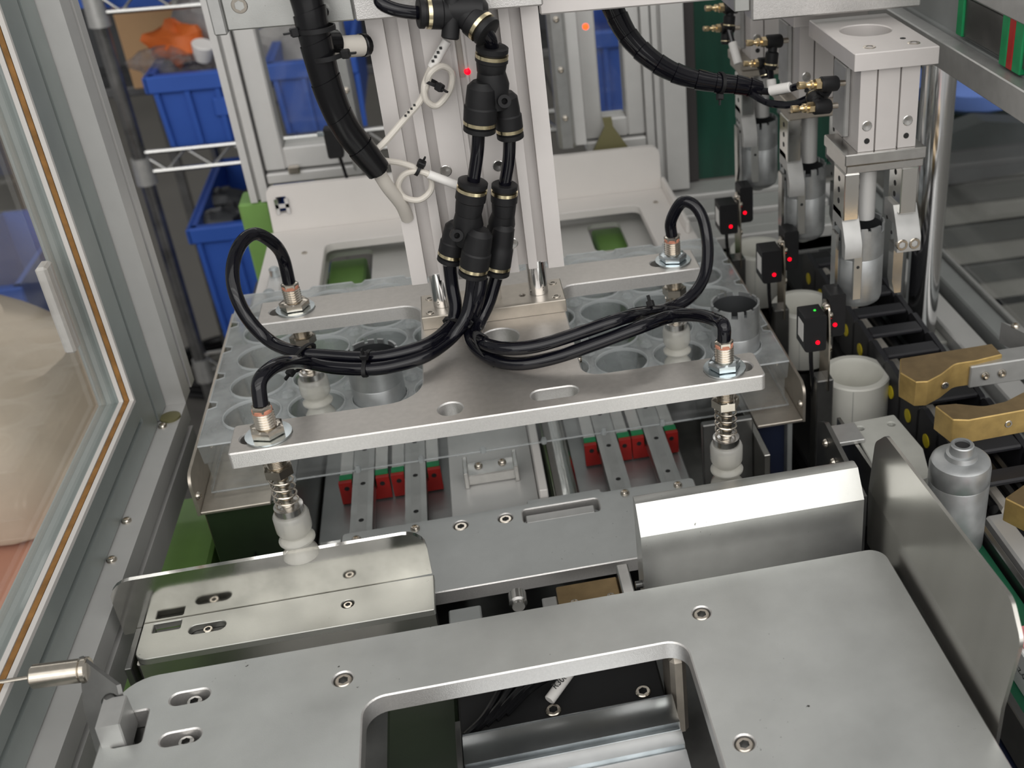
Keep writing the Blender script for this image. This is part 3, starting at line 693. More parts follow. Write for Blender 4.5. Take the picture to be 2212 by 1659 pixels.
# ================================================================== CLEAR TRAY
TX = [6+55.6*k for k in range(-4, 5)]; TY = [908+53*k for k in range(5)]
ZT, ZBOT = -112, -160
def tray():
    t = thing('clear_parts_tray', 'clear plastic blister tray with rows of round pockets under the gripper', 'tray', (6, 1018, ZBOT))
    # outline with small notches between the pockets
    x0, x1, y0, y1 = -257, 269, 867, 1162
    o = []
    def edge(a, b, cs, nx, ny):
        out = [a]; d = (Vector(b)-Vector(a)).normalized()
        for c in cs:
            p = Vector(a)+d*c
            for s_, k in ((-7, 0), (-4, 7), (4, 7), (7, 0)): q = p+d*s_+Vector((nx, ny))*k; out.append((q.x, q.y))
        return out
    mx = [TX[i]+28.4-x0 for i in range(8)]; my = [TY[i]+26.5-y0 for i in range(4)]
    o += edge((x0, y0), (x1, y0), [], 0, 1)
    o += edge((x1, y0), (x1, y1), my, -1, 0)
    o += edge((x1, y1), (x0, y1), [x1-x0-m for m in mx][::-1], 0, -1)
    o += edge((x0, y1), (x0, y0), [y1-y0-m for m in my][::-1], 1, 0)
    holes = [circ(x, y, 24.4, 26) for x in TX for y in TY]
    part('top_sheet', B().prism([o]+holes, ZT-.5, ZT+.5), 'tray_plastic', t)
    b = B(); n = len(o); cx, cy = 6, 1014
    ins = [(x+(-3 if x > cx else 3), y+(-3 if y > cy else 3)) for x, y in o]
    # side skirt with a little draft, a step and a rolled rim
    rings = [(o, ZT), ([(x+(-1 if x > cx else 1), y+(-1 if y > cy else 1)) for x, y in o], ZT-18), (ins, ZT-20), (ins, ZBOT+8), (o, ZBOT+6), (o, ZBOT)]
    v = [(p[0], p[1], z) for r, z in rings for p in r]
    f = [(k*n+i, k*n+(i+1) % n, (k+1)*n+(i+1) % n, (k+1)*n+i) for k in range(len(rings)-1) for i in range(n)]
    part('skirt', b.add(v, f), 'skirt_plastic', t)
    part('edge_bead', B().tube([Vector((x, y, ZT+.3)) for x, y in o], .8, 6, closed=True), 'tray_edge', t)
    rim = [(x, y, ZBOT) for x, y in ((x0, y0), (x1, y0), (x1, y1), (x0, y1))]
    part('rim', B().tube([Vector(p) for p in rim], 1.0, 6, closed=True), 'tray_plastic', t)
    pm = B(); pm.cur = 1; pm.lathe([(25.8, .4), (25.2, 2.2), (24.4, 2.2), (24.0, -.8)], n=26, cap=False); pm.cur = 0
    pm = pm.lathe([(24.0, -.8), (23.8, -12), (23.2, -31), (21.5, -36), (.01, -36)], n=26, cap=False).mesh('pocket', ['pocket_plastic', 'tray_edge'], (0, 0, 0))
    for x in TX:
        for y in TY: put('pocket', pm, t, (x, y, ZT))
    st = B().lathe([(7, .5), (5, 4), (2.5, 5), (.01, 5)], n=8, cap=False).mesh('stud', ['tray_plastic'], (0, 0, 0))
    for i in range(8):
        for j in range(4): put('stud', st, t, (TX[i]+28.45, TY[j]+26.5, ZT))
    pl = B().lathe([(2.5, -2), (3, 2), (2, 4), (.01, 4.4)], n=8).mesh('rim_bump', ['tray_plastic'], (0, 0, 0))
    for i in range(8): put('rim_bump', pl, t, (TX[i]+28.45, y0-1, ZBOT+1))
    return t
tray()

# ================================================================== MOTOR CANS
def motor_proto():
    """open end with notched crown at z=0, closed end with bearing boss at z=-80"""
    t = bpy.data.objects.new('motor_can', None); COL.objects.link(t); BASE[t] = Vector((0, 0, 0))
    R, N = 23.2, 48; ri = R-2
    def top(i): a = i % N; return -6.5 if a % 12 in (2, 3, 6) else (-2.5 if a % 12 in (9,) else 0)
    v, f = [], []
    for i in range(N):
        a = 2*math.pi*i/N; a2 = 2*math.pi*(i+1)/N
    b = B()
    for i in range(N):
        a, a2 = 2*math.pi*i/N, 2*math.pi*(i+1)/N; z = top(i)
        q = [(R*math.cos(a), R*math.sin(a)), (R*math.cos(a2), R*math.sin(a2)), (ri*math.cos(a2), ri*math.sin(a2)), (ri*math.cos(a), ri*math.sin(a))]
        b.add([(x, y, -9) for x, y in q]+[(x, y, z) for x, y in q], [(0, 1, 5, 4), (1, 2, 6, 5), (2, 3, 7, 6), (3, 0, 4, 7), (4, 5, 6, 7)])
    part('crown', b, ['motor_zinc'], t)
    part('body', B().lathe([(ri, -9), (R, -9), (R, -30), (R-.35, -30.4), (R, -31), (R, -70), (R-1.2, -74.5), (R-3.5, -76.5), (9.6, -77.5), (9.2, -82), (7.4, -83.4), (.01, -83.4)], n=40, cap=False), 'motor_zinc', t)
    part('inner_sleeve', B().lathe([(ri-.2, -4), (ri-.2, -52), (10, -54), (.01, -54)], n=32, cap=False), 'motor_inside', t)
    return t
mp = motor_proto()
GM = 'zinc motor cans'
HX = [333, 329, 323]; HY = [869, 1020, 1171]
place(mp, (HX[0], HY[0], 22), (0, 0, .4)); tag(mp, 'zinc motor can held by the nearest pick head, closed end down', 'motor can', GM)
for (p, rz_, lab) in (((HX[1], HY[1], 22), 1.1, 'zinc motor can held by the middle pick head, closed end down'),
                      ((HX[2], HY[2], 22), 2.2, 'zinc motor can held by the farthest pick head, closed end down'),
                      ((TX[8], TY[0], ZT+48), .9, 'zinc motor can standing in the right side pocket of the clear tray'),
                      ((TX[2], TY[0], ZT+48), 3.7, 'zinc motor can standing in the left half of the clear tray')):
    c = copy_tree(mp); place(c, p, (0, 0, rz_)); tag(c, lab, 'motor can', GM)
# upturned motor can on the conveyor
t = thing('motor_can', 'upturned zinc motor can on the green conveyor with its bore facing up', 'motor can', (330, 628, -148), GM)
part('body', B().lathe([(23.2, -148), (23.2, -90), (22.9, -89.4), (23.2, -88.8), (23.2, -77), (22, -72.5), (19.5, -70.5), (12.5, -69.5), (11.5, -66), (9.2, -65.4), (8.8, -59), (8.0, -58.2), (5.8, -58.2), (5.6, -66), (.01, -66)], (330, 628, 0), n=40, cap=False), 'motor_zinc', t)
part('bore', B().lathe([(5.7, -60), (.01, -60.2)], (330, 628, 0), n=16, cap=False), 'hole_dark', t)

# ================================================================== TRAY SUPPORTS, RAILS, MIDDLE
def support(name, xo, xi, label):
    t = thing(name, label, 'tray support', ((xo+xi)/2, 1000, -168)); s_ = 1 if xi > xo else -1
    part('shelf', B().box(xo, xi, 843, 1150, -166, -163, .6), 'nickel_block', t)
    part('side_flange', B().prism(fil([(843, -166), (1150, -166), (1150, -126), (843, -126, 12)]), xo-2.5*s_, xo, 'x'), 'nickel_block', t)
    for y in (850, 930): put('flange_screw', BTN, t, (xo, y, -150), (0, math.pi/2*s_, 0))
    return t
support('tray_support_channel', -264, -206, 'nickel plated channel carrying the left edge of the clear tray')
support('tray_support_channel', 276, 232, 'nickel plated channel carrying the right edge of the clear tray')
t = thing('left_support_stand', 'dark glossy steel stand under the left tray channel', 'machine stand', (-205, 880, -300))
part('front_sheet', B().box(-262, -196, 846, 850, -300, -166.2, .8), 'green_dark', t)  # green tint in the colour stands for a reflection on dark steel
part('side_sheet', B().box(-196, -188, 846, 1100, -300, -166.2, .8), 'steel_dark', t)
part('dark_notch', B().prism([(-240, -300), (-222, -300), (-231, -215)], 842, 846, 'y'), 'dark_void', t)  # black triangle painting the darkness of a notch in the sheet
t = thing('right_support_stand', 'dark steel stand with vertical sheets under the right tray channel', 'machine stand', (240, 860, -300))
part('wide_sheet', B().box(178, 226, 838, 846, -300, -150, 1), 'steel_dark', t)
part('side_sheet', B().box(226, 232, 800, 1100, -300, -166.2, .6), 'steel_wall', t)
part('dark_sheet', B().box(234, 262, 856, 862, -300, -168, .6), 'navy', t)
part('edge_strip', B().box(262, 267, 846, 862, -300, -168, .6), 'alu_profile_shade', t)
for z in (-190, -225): put('sheet_bolt', BTN, t, (200, 837.5, z), (math.pi/2, 0, 0))

# linear rails with red and green ended carriages
ZR = -222
CARR = []
def carriage_proto():
    t = bpy.data.objects.new('rail_carriage', None); COL.objects.link(t); BASE[t] = Vector((0, 0, 0))
    u_ = [(-24, -26), (24, -26), (24, -1), (11.5, -1), (11.5, -13), (-11.5, -13), (-11.5, -1), (-24, -1)]
    part('end_cap', B().prism(u_, 0, 5, 'y'), 'red_cap', t)
    part('seal_plate', B().prism([(p[0]*.97, p[1]+1.2 if p[1] > -5 else p[1]) for p in u_], 5, 13, 'y'), 'green_cap', t)
    part('carriage_body', B().prism([(p[0]*.95, p[1]) for p in u_], 13, 110, 'y'), 'steel', t)
    for x in (-17, 17): put('cap_screw', DISC, t, (x, -.1, -8), (math.pi/2, 0, 0))
    return t
cp = carriage_proto(); rails = [(-141, 'leftmost'), (-91, 'second from left'), (101, 'third from left'), (150, 'rightmost')]
for i, (x, nm) in enumerate(rails):
    t = thing('linear_rail', f'{nm} of the four bright steel linear rails under the tray', 'linear rail', (x, 950, ZR-15), 'linear rails under the tray')
    part('rail', B().prism([(x-10, ZR-14), (x+10, ZR-14), (x+10, ZR-10), (x+8, ZR-7), (x+10, ZR-4), (x+10, ZR), (x-10, ZR), (x-10, ZR-4), (x-8, ZR-7), (x-10, ZR-10)], 800, 1140, 'y'), 'rail_steel', t)
    part('centre_strip', B().box(x-4.5, x+4.5, 800, 1140, ZR, ZR+.25), 'alu_dull', t)
    for y in (876, 935, 995): put('rail_bore', DISC, t, (x, y, ZR+.3))
    c = cp if i == 0 else copy_tree(cp); place(c, (x, 942, ZR), None)
    tag(c, f'red and green ended carriage on the {nm} linear rail', 'rail carriage', 'carriages on the linear rails')
solo('rail_bed_plate', B().box(-186, -58, 790, 1150, -262, -250, 1), 'alu_mid', 'grey bed plate under the left pair of linear rails', 'machine plate')
solo('rail_bed_plate', B().box(60, 176, 790, 1150, -262, -250, 1), 'alu_mid', 'grey bed plate under the right pair of linear rails', 'machine plate')
t = thing('centre_slide_plate', 'pale plate with a slot and small sensor bracket between the rails', 'machine plate', (-18, 900, -240))
part('plate', B().prism([rrect(-56, 22, 770, 1150, 1), rrect(-33, 10, 786, 798, 4)], -205, -197, 'z', .6), 'alu_profile', t)
part('bracket', B().box(-40, 5, 868, 890, -197, -186, 1).box(-42, -38, 864, 892, -197, -180, .5).box(4, 8, 864, 892, -197, -180, .5), 'steel', t)
for x in (-28, -6): put('bracket_screw', BTN, t, (x, 882, -186))
part('upright_strip', B().box(22.5, 30, 800, 1150, -210, -165, .8), 'paint_white', t)
part('slot_floor', B().box(-36, 14, 780, 804, -215, -206), 'alu_profile_shade', t)
t = thing('drive_cylinder', 'polished steel drive cylinder lying between the linear rails', 'pneumatic cylinder', (52, 950, -235))
part('barrel', B().cyl((48, 770, -222), (48, 1140, -222), 14, 28, 1), 'polished', t)
part('end_block', B().box(30, 66, 765, 782, -240, -204, 1.5), 'alu_dull', t)
solo('pale_side_plate', B().prism([(-186, 735), (-150, 735), (-150, 905), (-176, 905)], -262, -254), 'alu_profile', 'pale plate beside the leftmost rail', 'machine plate')
t = thing('stop_block', 'small bright stop block with window beside the leftmost rail', 'stop block', (-170, 850, -254))
part('body', B().box(-180, -160, 820, 866, -254, -232, 1), 'polished', t)
part('bolt', B().cyl((-190, 846, -236), (-179, 846, -236), 7, 14, .8), 'black_matte', t)

# middle plate
def mid_plate():  # plate coordinates scaled up about the camera position, so it lies deeper
    z = -171.6; t = thing('middle_plate', 'grey plate with a long slot between the polished bracket and aluminium block', 'machine plate', (5, 745, z-12.6))
    out = fil([(-145.5, 697.3, 2), (157, 697.3, 2), (158, 792.6, 4), (75.4, 792.6, 2), (75.4, 797.8, 2), (10.5, 797.8, 2), (10.5, 792.6, 1), (-145.5, 792.6, 4)])
    holes = [rrect(5.2, 71.2, 766.4, 785.3, 4), circ(-47.1, 777.9, 6.3, 24), circ(-9.4, 777.9, 6.3, 24)]
    part('plate', B().prism([out]+holes, z-12.6, z, 'z', .8, edge=1), ['alu_mid', 'alu_edge'], t)
    for x in (-47.1, -9.4): put('socket_screw', SCREW, t, (x, 777.9, z-1))
    for x, y in ((-133, 781), (-84.8, 783), (95.3, 785), (142.4, 784)): put('pin', BTN, t, (x, y, z))
    part('slot_bar', B().box(7.3, 67, 770.6, 782, z-11.5, z-4, 1), 'alu_dull', t)
    return t
mid_plate()

# left polished bracket
def left_bracket():  # bracket scaled about the camera, pushed back along the line of sight
    t = thing('polished_bracket', 'mirror polished steel angle bracket left of the middle plate', 'bracket', (-180, 670, -196)); z = -147
    out = fil([(-277.6, 651.2, 9.7), (-68, 650.2, 2), (-68, 689.9), (-277.6, 689.9)])
    part('foot', B().prism([out, slot(-231, 674, 26, 10), circ(-131.5, 673, 4.6, 18), rrect(-270, -250.6, 678, 687.5, 1)], z-5.4, z, 'z', .5), 'alu_foot', t)
    part('flange', B().prism(fil([(-292.7, -154.6), (-69.1, -146), (-69.1, -105, 16), (-292.7, -106, 16)]), 690.2, 694.4, 'y', .4), 'mirror', t)
    part('front_skirt', B().prism(fil([(-277, 651.8, 8), (-68.6, 650.8), (-68.6, 656), (-277, 657)]), -199, z-5.6), 'steel_wall', t)
    part('body_block', B().box(-270, -71, 658, 687, -206, z-5.7), 'steel_dark', t)
    put('socket_screw', SCREW_S, t, (-231, 674, z-1.5)); put('socket_screw', SCREW_S, t, (-131.5, 673, z-.5))
    part('side_ear', B().box(-284, -279.2, 648, 690, -196, -150.2, .6), 'steel_dark', t)
    for z_ in (-180, -166): put('side_bolt', BTN, t, (-284, 665, z_), (0, -math.pi/2, 0))
    return t
left_bracket()

# right aluminium block
t = thing('aluminium_guide_block', 'pale aluminium guide block with bright sloping top right of the middle plate', 'guide block', (165, 625, -150))
part('body', B().prism([(612, -150), (640, -150), (640, -66), (636, -64), (628, -64), (612.5, -82)], 83, 248.5, 'x'), 'alu_satin', t)
part('corner_bolt', B().lathe([(3, 0), (3, 5), (.01, 5.5)], (82.8, 622, -133), (-1, 0, 0), 12), 'steel_dark', t)

# parts in the gap between the plates
solo('gap_block', B().box(-60, -36, 606, 664, -190, -162, 1), 'alu_profile_shade', 'pale block in the dark gap below the middle plate', 'machine block')
t = thing('valve_block', 'dark bronze block with screws in the gap below the middle plate', 'machine block', (45, 615, -190))
part('body', B().box(22, 70, 640, 676, -190, -168, 1), 'bronze', t)
part('front_plate', B().box(22, 70, 637, 639.8, -186, -164, .5), 'nickel_block', t)
for x in (34, 62): put('screw', BTN, t, (x, 652, -168))
part('clamp', B().box(70.5, 80, 636, 680, -190, -160, 1), 'steel', t)
part('shaft_end', B().lathe([(7, 0), (7, 10), (5, 11), (4.8, 14), (.01, 14)], (-8, 672, -166), (0, -1, 0), 16), 'steel', t)
part('side_clip', B().box(10, 21.5, 640, 668, -190, -170, .8), 'alu_dull', t)

# ================================================================== FRONT PLATE
def front_plate():
    z = -105; t = thing('front_plate', 'large satin aluminium plate with a rounded square opening in the foreground', 'machine plate', (0, 470, z-12))
    out = fil([(-269, 300), (255, 300), (253, 585, 13), (-262, 587, 24)], 8)
    SCR = ((-122, 552), (112, 552), (111.6, 439))
    holes = [rrect(-109, 96, 340, 531, 14, 8)]+[circ(x, y, 6.2, 24) for x, y in SCR]+[slot(-215.5, 561, 24, 10.5), slot(-216, 528, 24, 10.5), rrect(-256, -239, 530, 557, 2)]
    part('plate', B().prism([out]+holes, z-14, z, 'z', .9, edge=1), ['alu_front', 'alu_edge'], t)
    for x, y in SCR: put('socket_screw', SCREW, t, (x, y, z-1))
    for x, y in ((-214, 561), (-214, 528)): put('slot_screw', SCREW_W, t, (x, y, z-4))
    part('slot_backing', B().box(-232, -200, 515, 575, z-18, z-14.5), 'alu_dull', t)
    part('latch_dark_box', B().box(-258, -236, 526, 560, z-40, z-14.5), 'steel_dark', t)  # dark box added below so the latch hole looks dark inside
    part('latch_block', B().prism([(530, z-10), (556.5, z-10), (556.5, z+15), (533, z+15)], -261, -247.5, 'x', .8), 'alu_dull', t)
    return t
front_plate()
# under the opening
t = thing('stepped_cover', 'shiny stepped metal cover seen through the front opening', 'machine cover', (20, 430, -190))
part('cover', B().prism([(380, -190), (380, -168), (470, -166), (472, -163), (491, -162), (492, -165), (494, -165), (495, -161), (506, -160), (507, -164), (510, -164), (511, -158), (533, -157), (537, -159), (539, -190)], -55, 86, 'x'), 'cover_steel', t)
part('side_lip', B().box(-59, -55.5, 380, 545, -190, -154, .4), 'steel_dark', t)
t = thing('under_plate_unit', 'black mechanism plate with bolts deep in the front opening', 'machine part', (10, 525, -200))
part('body', B().box(-58, 84, 541, 606, -200, -174, 1.5), 'black_matte', t)
for x, y in ((6, 556), (69, 557)):
    put('bolt', SCREW, t, (x, y, -172))
part('upright', B().box(86, 97, 536, 572, -200, -128, 3), 'nickel_block', t)
for k in range(5): part('hose', B().tube(smooth([(-54+k*7, 546+k*3, -170), (-40+k*8, 556+k*4, -166), (-25+k*9, 585, -168)]), 2.6, 8), 'black_rubber', t)
q = Pz(1210, 1478, -165)
t2 = part('marker_sleeve', B().cyl(q+Vector((-9, -9, -4)), q+Vector((9, 9, 2)), 4.0, 14, .5), 'sleeve_white', t)
def text(body, parent, p, size, rot, mat_='print_black', name='print', ext=.05):
    cu = bpy.data.curves.new(name, 'FONT'); cu.body = body; cu.size = size*S; cu.align_x = 'CENTER'; cu.align_y = 'CENTER'; cu.extrude = ext*S
    o = bpy.data.objects.new(name, cu); COL.objects.link(o)
    me = bpy.data.meshes.new_from_object(o.evaluated_get(bpy.context.evaluated_depsgraph_get())); bpy.data.objects.remove(o)
    me.materials.clear(); me.materials.append(M[mat_])
    n = bpy.data.objects.new(name, me); COL.objects.link(n); n.parent = parent; n.location = (Vector(p)-BASE[parent])*S
    n.rotation_euler = rot if not isinstance(rot, Matrix) else rot.to_euler(); BASE[n] = Vector(p); return n
text('R300', t2, q+Vector((0, -1.2, 3.9)), 6.5, (.5, 0, .75))

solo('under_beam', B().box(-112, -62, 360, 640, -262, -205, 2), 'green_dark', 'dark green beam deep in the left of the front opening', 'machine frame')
# ================================================================== RIGHT: GUIDE WALL, CUPS, SENSORS
t = thing('steel_guide_wall', 'brushed steel guide wall with rounded corners along the right of the front plate', 'guide wall', (258, 510, -140))
prof = [(411, -135), (626, -135), (631, -46, 10), (616, -31, 9), (428, -19, 14), (409, -34, 10)]
flat = fil(prof, 6)
def flare(a, b):                       # the upper half of the sheet leans outward
    return 258+max(0, b+86)*.10
pts = [Vector((flare(a, b), a, b)) for a, b in flat]
b = B(); n = len(pts)
# sheet split along the bend at z=-86 so that the flare is a true fold
low = []; up = []
for i in range(n):
    p, q = flat[i], flat[(i+1) % n]
    (up if p[1] >= -86 else low).append(p)
    if (p[1] >= -86) != (q[1] >= -86):
        k = (-86-p[1])/(q[1]-p[1]); m_ = (p[0]+k*(q[0]-p[0]), -86); up.append(m_); low.append(m_)
def order(l): c_ = Vector((sum(p[0] for p in l)/len(l), sum(p[1] for p in l)/len(l))); return sorted(l, key=lambda p: math.atan2(p[1]-c_.y, p[0]-c_.x))
part('upper_leaf', B().hull([(flare(*p), p[0], p[1]) for p in order(up)], (2.5, 0, 0)), 'steel_wall', t)
part('lower_leaf', B().hull([(flare(*p), p[0], p[1]) for p in order(low)], (2.5, 0, 0)), 'steel_wall', t)

t = thing('dark_end_plate', 'dark end plate with three rivets behind the aluminium guide block', 'machine plate', (262, 700, -140))
part('plate', B().prism(fil([(650, -165), (760, -165), (760, -110, 8), (742, -100, 8), (650, -110)]), 262, 266, 'x'), 'steel_dark', t)
for y, z in ((735, -116), (715, -122), (690, -134)): put('rivet', BTN, t, (261.6, y, z), (0, -math.pi/2, 0))
part('top_tab', B().box(266, 296, 735, 762, -122, -118, .6), 'alu_dull', t)

t = thing('nylon_track_block', 'off-white nylon block with two bores and a steel cheek behind the guide wall', 'nylon block', (318, 750, -150))
part('block', B().prism([fil([(290, 668, 3), (330, 676, 8), (340, 715, 3), (336, 770, 2), (294, 768, 2)]), circ(300, 757, 3.4, 14), circ(328, 756, 3.4, 14)], -142, -122, 'z', .8), 'nylon_block', t)
part('bore_floor', B().box(292, 336, 740, 768, -141.5, -133), 'hole_dark', t)
part('steel_cheek', B().hull([(286, 778, -122), (286, 778, -160), (289, 668, -160), (289, 668, -122)], (3, 0, 0)), 'steel_wall', t)

def cup(i, x, y, label):
    t = thing('nylon_cup', label, 'nylon cup', (x, y, -240), 'white nylon motor cups')
    part('ring', B().lathe([(33.6, -200), (33.6, -137.5), (32.4, -136), (27, -136), (24.6, -140), (24.4, -176), (14, -178), (.01, -178)], (x, y, 0), n=44, cap=False).lathe([(33.6, -200), (.01, -200)], (x, y, 0), n=44, cap=False), 'nylon', t)
    part('split_line', B().box(x-13, x-12.3, y-31.5, y-30.6, -199, -138), 'nylon_block', t)
    part('spindle', B().lathe([(16, -240), (16, -226), (19, -224), (19, -214), (14, -212), (14, -200.2)], (x, y, 0), n=24), 'steel', t)
    return t
cup(0, 336, HY[0], 'nearest white nylon cup on its spindle beside the drag chain')
cup(1, 331, HY[1], 'middle white nylon cup half hidden by a red lit sensor')
cup(2, 324, HY[2], 'farthest white nylon cup behind two red lit sensors')
solo('cup_base_rail', B().box(292, 362, 790, 1230, -262, -240, 2), 'black_matte', 'black rail carrying the three white cups', 'machine rail')

def sensor(px_, py_, Y, label, led=False):
    c_ = Py(px_, py_, Y); x, z = c_.x, c_.z
    t = thing('photo_sensor', label, 'sensor', (x, Y, z-70), 'photoelectric sensors beside the white cups')
    part('bracket', B().prism(fil([(Y-12, z-62), (Y+12, z-62), (Y+14, z+10, 6), (Y+6, z+26, 5), (Y-8, z+22, 5), (Y-12, z-5)]), x+13, x+14.6, 'x'), 'nickel', t)
    part('stand', B().box(x+4, x+20, Y-9, Y+9, -262, z-52, 1), 'steel_dark', t)
    bd = part('body', B().prism(fil([(-10, -18, 4), (10.5, -18, 2), (10.5, 17, 1), (-10, 17, 1)]), 0, 24, 'y', .8).xf(lambda v: Vector((x+v.x, Y-12+v.y, z+v.z))), 'black_plastic', t)
    part('lens', B().lathe([(2.0, 0), (1.6, 1.2), (.01, 1.5)], (x+2.5, Y-12, z-9), (0, -1, 0), 12), 'led_red', bd)
    part('rating_plate', B().box(x-10.3, x-10, Y-9, Y+6, z-8, z+10), 'sleeve_white', bd)
    if led: part('status_led', B().lathe([(1.4, 0), (1, .8), (.01, 1)], (x+3, Y, z+17), (0, 0, 1), 8), 'led_green', bd)
    b2 = part('receiver', B().prism(fil([(0, -18, 2), (15, -18, 4), (15, 24, 2), (0, 24, 2)]), 0, 22, 'y', .8).xf(lambda v: Vector((x+15.5+v.x, Y-4+v.y, z+8+v.z))), 'black_plastic', t)
    part('lens', B().lathe([(2.0, 0), (1.6, 1.2), (.01, 1.5)], (x+21, Y-4, z+2), (0, -1, 0), 12), 'led_red', b2)
    for k in (-20, 14): put('bracket_screw', BTN, t, (x+14.6, Y-6, z+k), (0, math.pi/2, 0))
    put('top_screw', BTN, t, (x+12, Y-4, z+22), (math.pi/2, 0, 0))
    part('lead', B().tube(smooth([(x, Y, z-18), (x+1, Y, z-40), (x+6, Y+6, z-80), (x+8, Y+10, max(-258, z-120))]), 2, 8), 'black_rubber', t)
    return t
sensor(1752, 708, 838, 'red lit black photo sensor nearest to the camera beside the middle cup', True)
sensor(1660, 566, 990, 'red lit black photo sensor second from the camera beside the farthest cup')
sensor(1568, 465, 1135, 'red lit black photo sensor farthest from the camera by the green panel')

# ================================================================== DRAG CHAIN
def chain():
    x0, x1, z0, z1 = 364, 428, -180, -122
    t = thing('drag_chain', 'black plastic cable drag chain with yellow pins beside the white cups', 'drag chain', (396, 900, z0))
    pitch = 42.5; link = B()
    def side(x): return B().prism(fil([(-4, z0+4, 6), (34, z0, 10), (44, z0+10, 8), (44, z1-10, 8), (34, z1, 10), (-4, z1-4, 6)]), x, x+5, 'x')
    sm = [side(x0).mesh('link_side', ['chain_black'], (0, 0, 0)), side(x1-5).mesh('link_side', ['chain_black'], (0, 0, 0))]
    bar = B().box(x0+5, x1-5, 2, 20, z1-7, z1-2, 1.5).mesh('cross_bar', ['chain_black'], (0, 0, 0))
    for i in range(11):
        y = 655+i*pitch
        for m_ in sm: put('link_side', m_, t, (0, y, 0))
        put('cross_bar', bar, t, (0, y, 0))
        o = put('pin', B_PIN, t, (x0-.2, y+20, -149), (0, -math.pi/2, 0))
    for k in range(4): part('cable', B().tube([Vector((378+k*12, 655, -150-3*(k % 2))), Vector((378+k*12, 1120, -150-3*(k % 2)))], 5, 8), ('black_rubber', 'cable_beige', 'black_rubber', 'black_rubber')[k], t)
    return t
B_PIN = B().lathe([(6.5, -.5), (6.5, .8), (.01, .9)], n=16).mesh('pin', ['yellow'], (0, 0, 0))
for o in (): pass
chain()
solo('chain_trough', B().box(360, 436, 652, 1240, -262, -184, 2), 'black_matte', 'black trough under the drag chain', 'machine rail')

# ================================================================== BRASS JAWS AND CONVEYOR
def jaw(name, pts, z0, z1, label, m='bronze', extra=None):
    t = thing(name, label, 'gripper jaw', (pts[0][0], pts[0][1], z0), 'brass gripper jaws')
    part('jaw_body', B().prism(fil(pts), z0, z1, 'z', .8, edge=1), [m, 'ochre'], t)
    return t
t = jaw('brass_jaw', [(339, 770, 1), (348, 793, 2), (436, 795), (436, 775), (410, 771), (390, 771, 14), (372, 758, 14), (356, 750, 3), (346, 752)], -104, -80, 'upper brass gripper jaw with curved pad above the drag chain')
part('arm', B().box(404, 470, 768, 790, -106, -84, 1), 'alu_dull', t)
for x in (418, 434): put('arm_screw', BTN, t, (x, 767.6, -95), (math.pi/2, 0, 0))
p = Vector((376, 757, -92)); put('pad_screw', SCREW_S, t, tuple(p), (math.pi/2, 0, 0))
part('slide', B().hull([(462, 830, -80), (486, 800, -80), (540, 700, -80), (512, 700, -80)], (0, 0, -22)), 'alu_dull', t)
for x, y in ((470, 818), (492, 780)): put('slide_screw', BTN, t, (x, y, -80))
t = jaw('brass_jaw', [(346, 714, 2), (352, 690, 2), (364, 686), (480, 690), (480, 716), (424, 713, 6), (404, 704, 18), (384, 702, 18), (364, 712, 2)], -102, -80, 'lower brass gripper jaw above the upturned motor can')
for x in (374, 400, 430): put('face_screw', BTN if x == 430 else SCREW_S, t, (x, 686.6, -91), (math.pi/2, 0, 0))
t = jaw('brass_jaw', [(348, 590, 2), (362, 566, 2), (460, 572), (460, 610), (378, 606, 4)], -104, -84, 'cropped brass gripper jaw at the right edge of the picture')

t = thing('green_conveyor', 'narrow green belt conveyor with steel rails behind the guide wall', 'conveyor', (326, 520, -180))
part('belt', B().box(300, 350, 250, 662, -158, -148.2, 1), 'green_belt', t)
part('side_rail', B().box(291, 297, 250, 668, -175, -138, .8), 'steel_dark', t)
part('side_rail', B().box(352, 357, 250, 640, -175, -140, .8), 'steel_dark', t)
part('side_profile', B().box(366, 384, 250, 646, -178, -146, 2), 'alu_profile', t)
part('bed', B().box(289, 388, 250, 646, -262, -178.5, 1), 'navy', t)
t = thing('printed_carton', 'white carton with pink top and black print at the lower right edge', 'carton', (340, 455, -148))
cx0, cx1, cy0, cy1, cz0, cz1 = 308, 348, 330, 498, -147.8, -118
part('box', B().box(cx0, cx1, cy0, cy1, cz0, cz1, .8), 'carton_white', t)
part('lid', B().box(cx0+3, cx1-.5, cy0+1, cy1-1, cz1, cz1+1.2), 'pink_print', t)
XF = Matrix(((0, 0, -1), (-1, 0, 0), (0, 1, 0)))
for (y, z, l) in ((484, -128, 'N'), (482, -138, '2A'), (468, -133, 'KZ-09110'), (452, -128, 'CODE'), (440, -126, 'EXPL'), (440, -136, '200G')):
    text(l, t, (cx0-.3, y, z), 6, XF)
part('print_frame', B().prism([rrect(430, 460, -144, -122, 4), rrect(431, 459, -143, -123, 3.4)], cx0-.35, cx0-.1, 'x'), 'print_black', t)

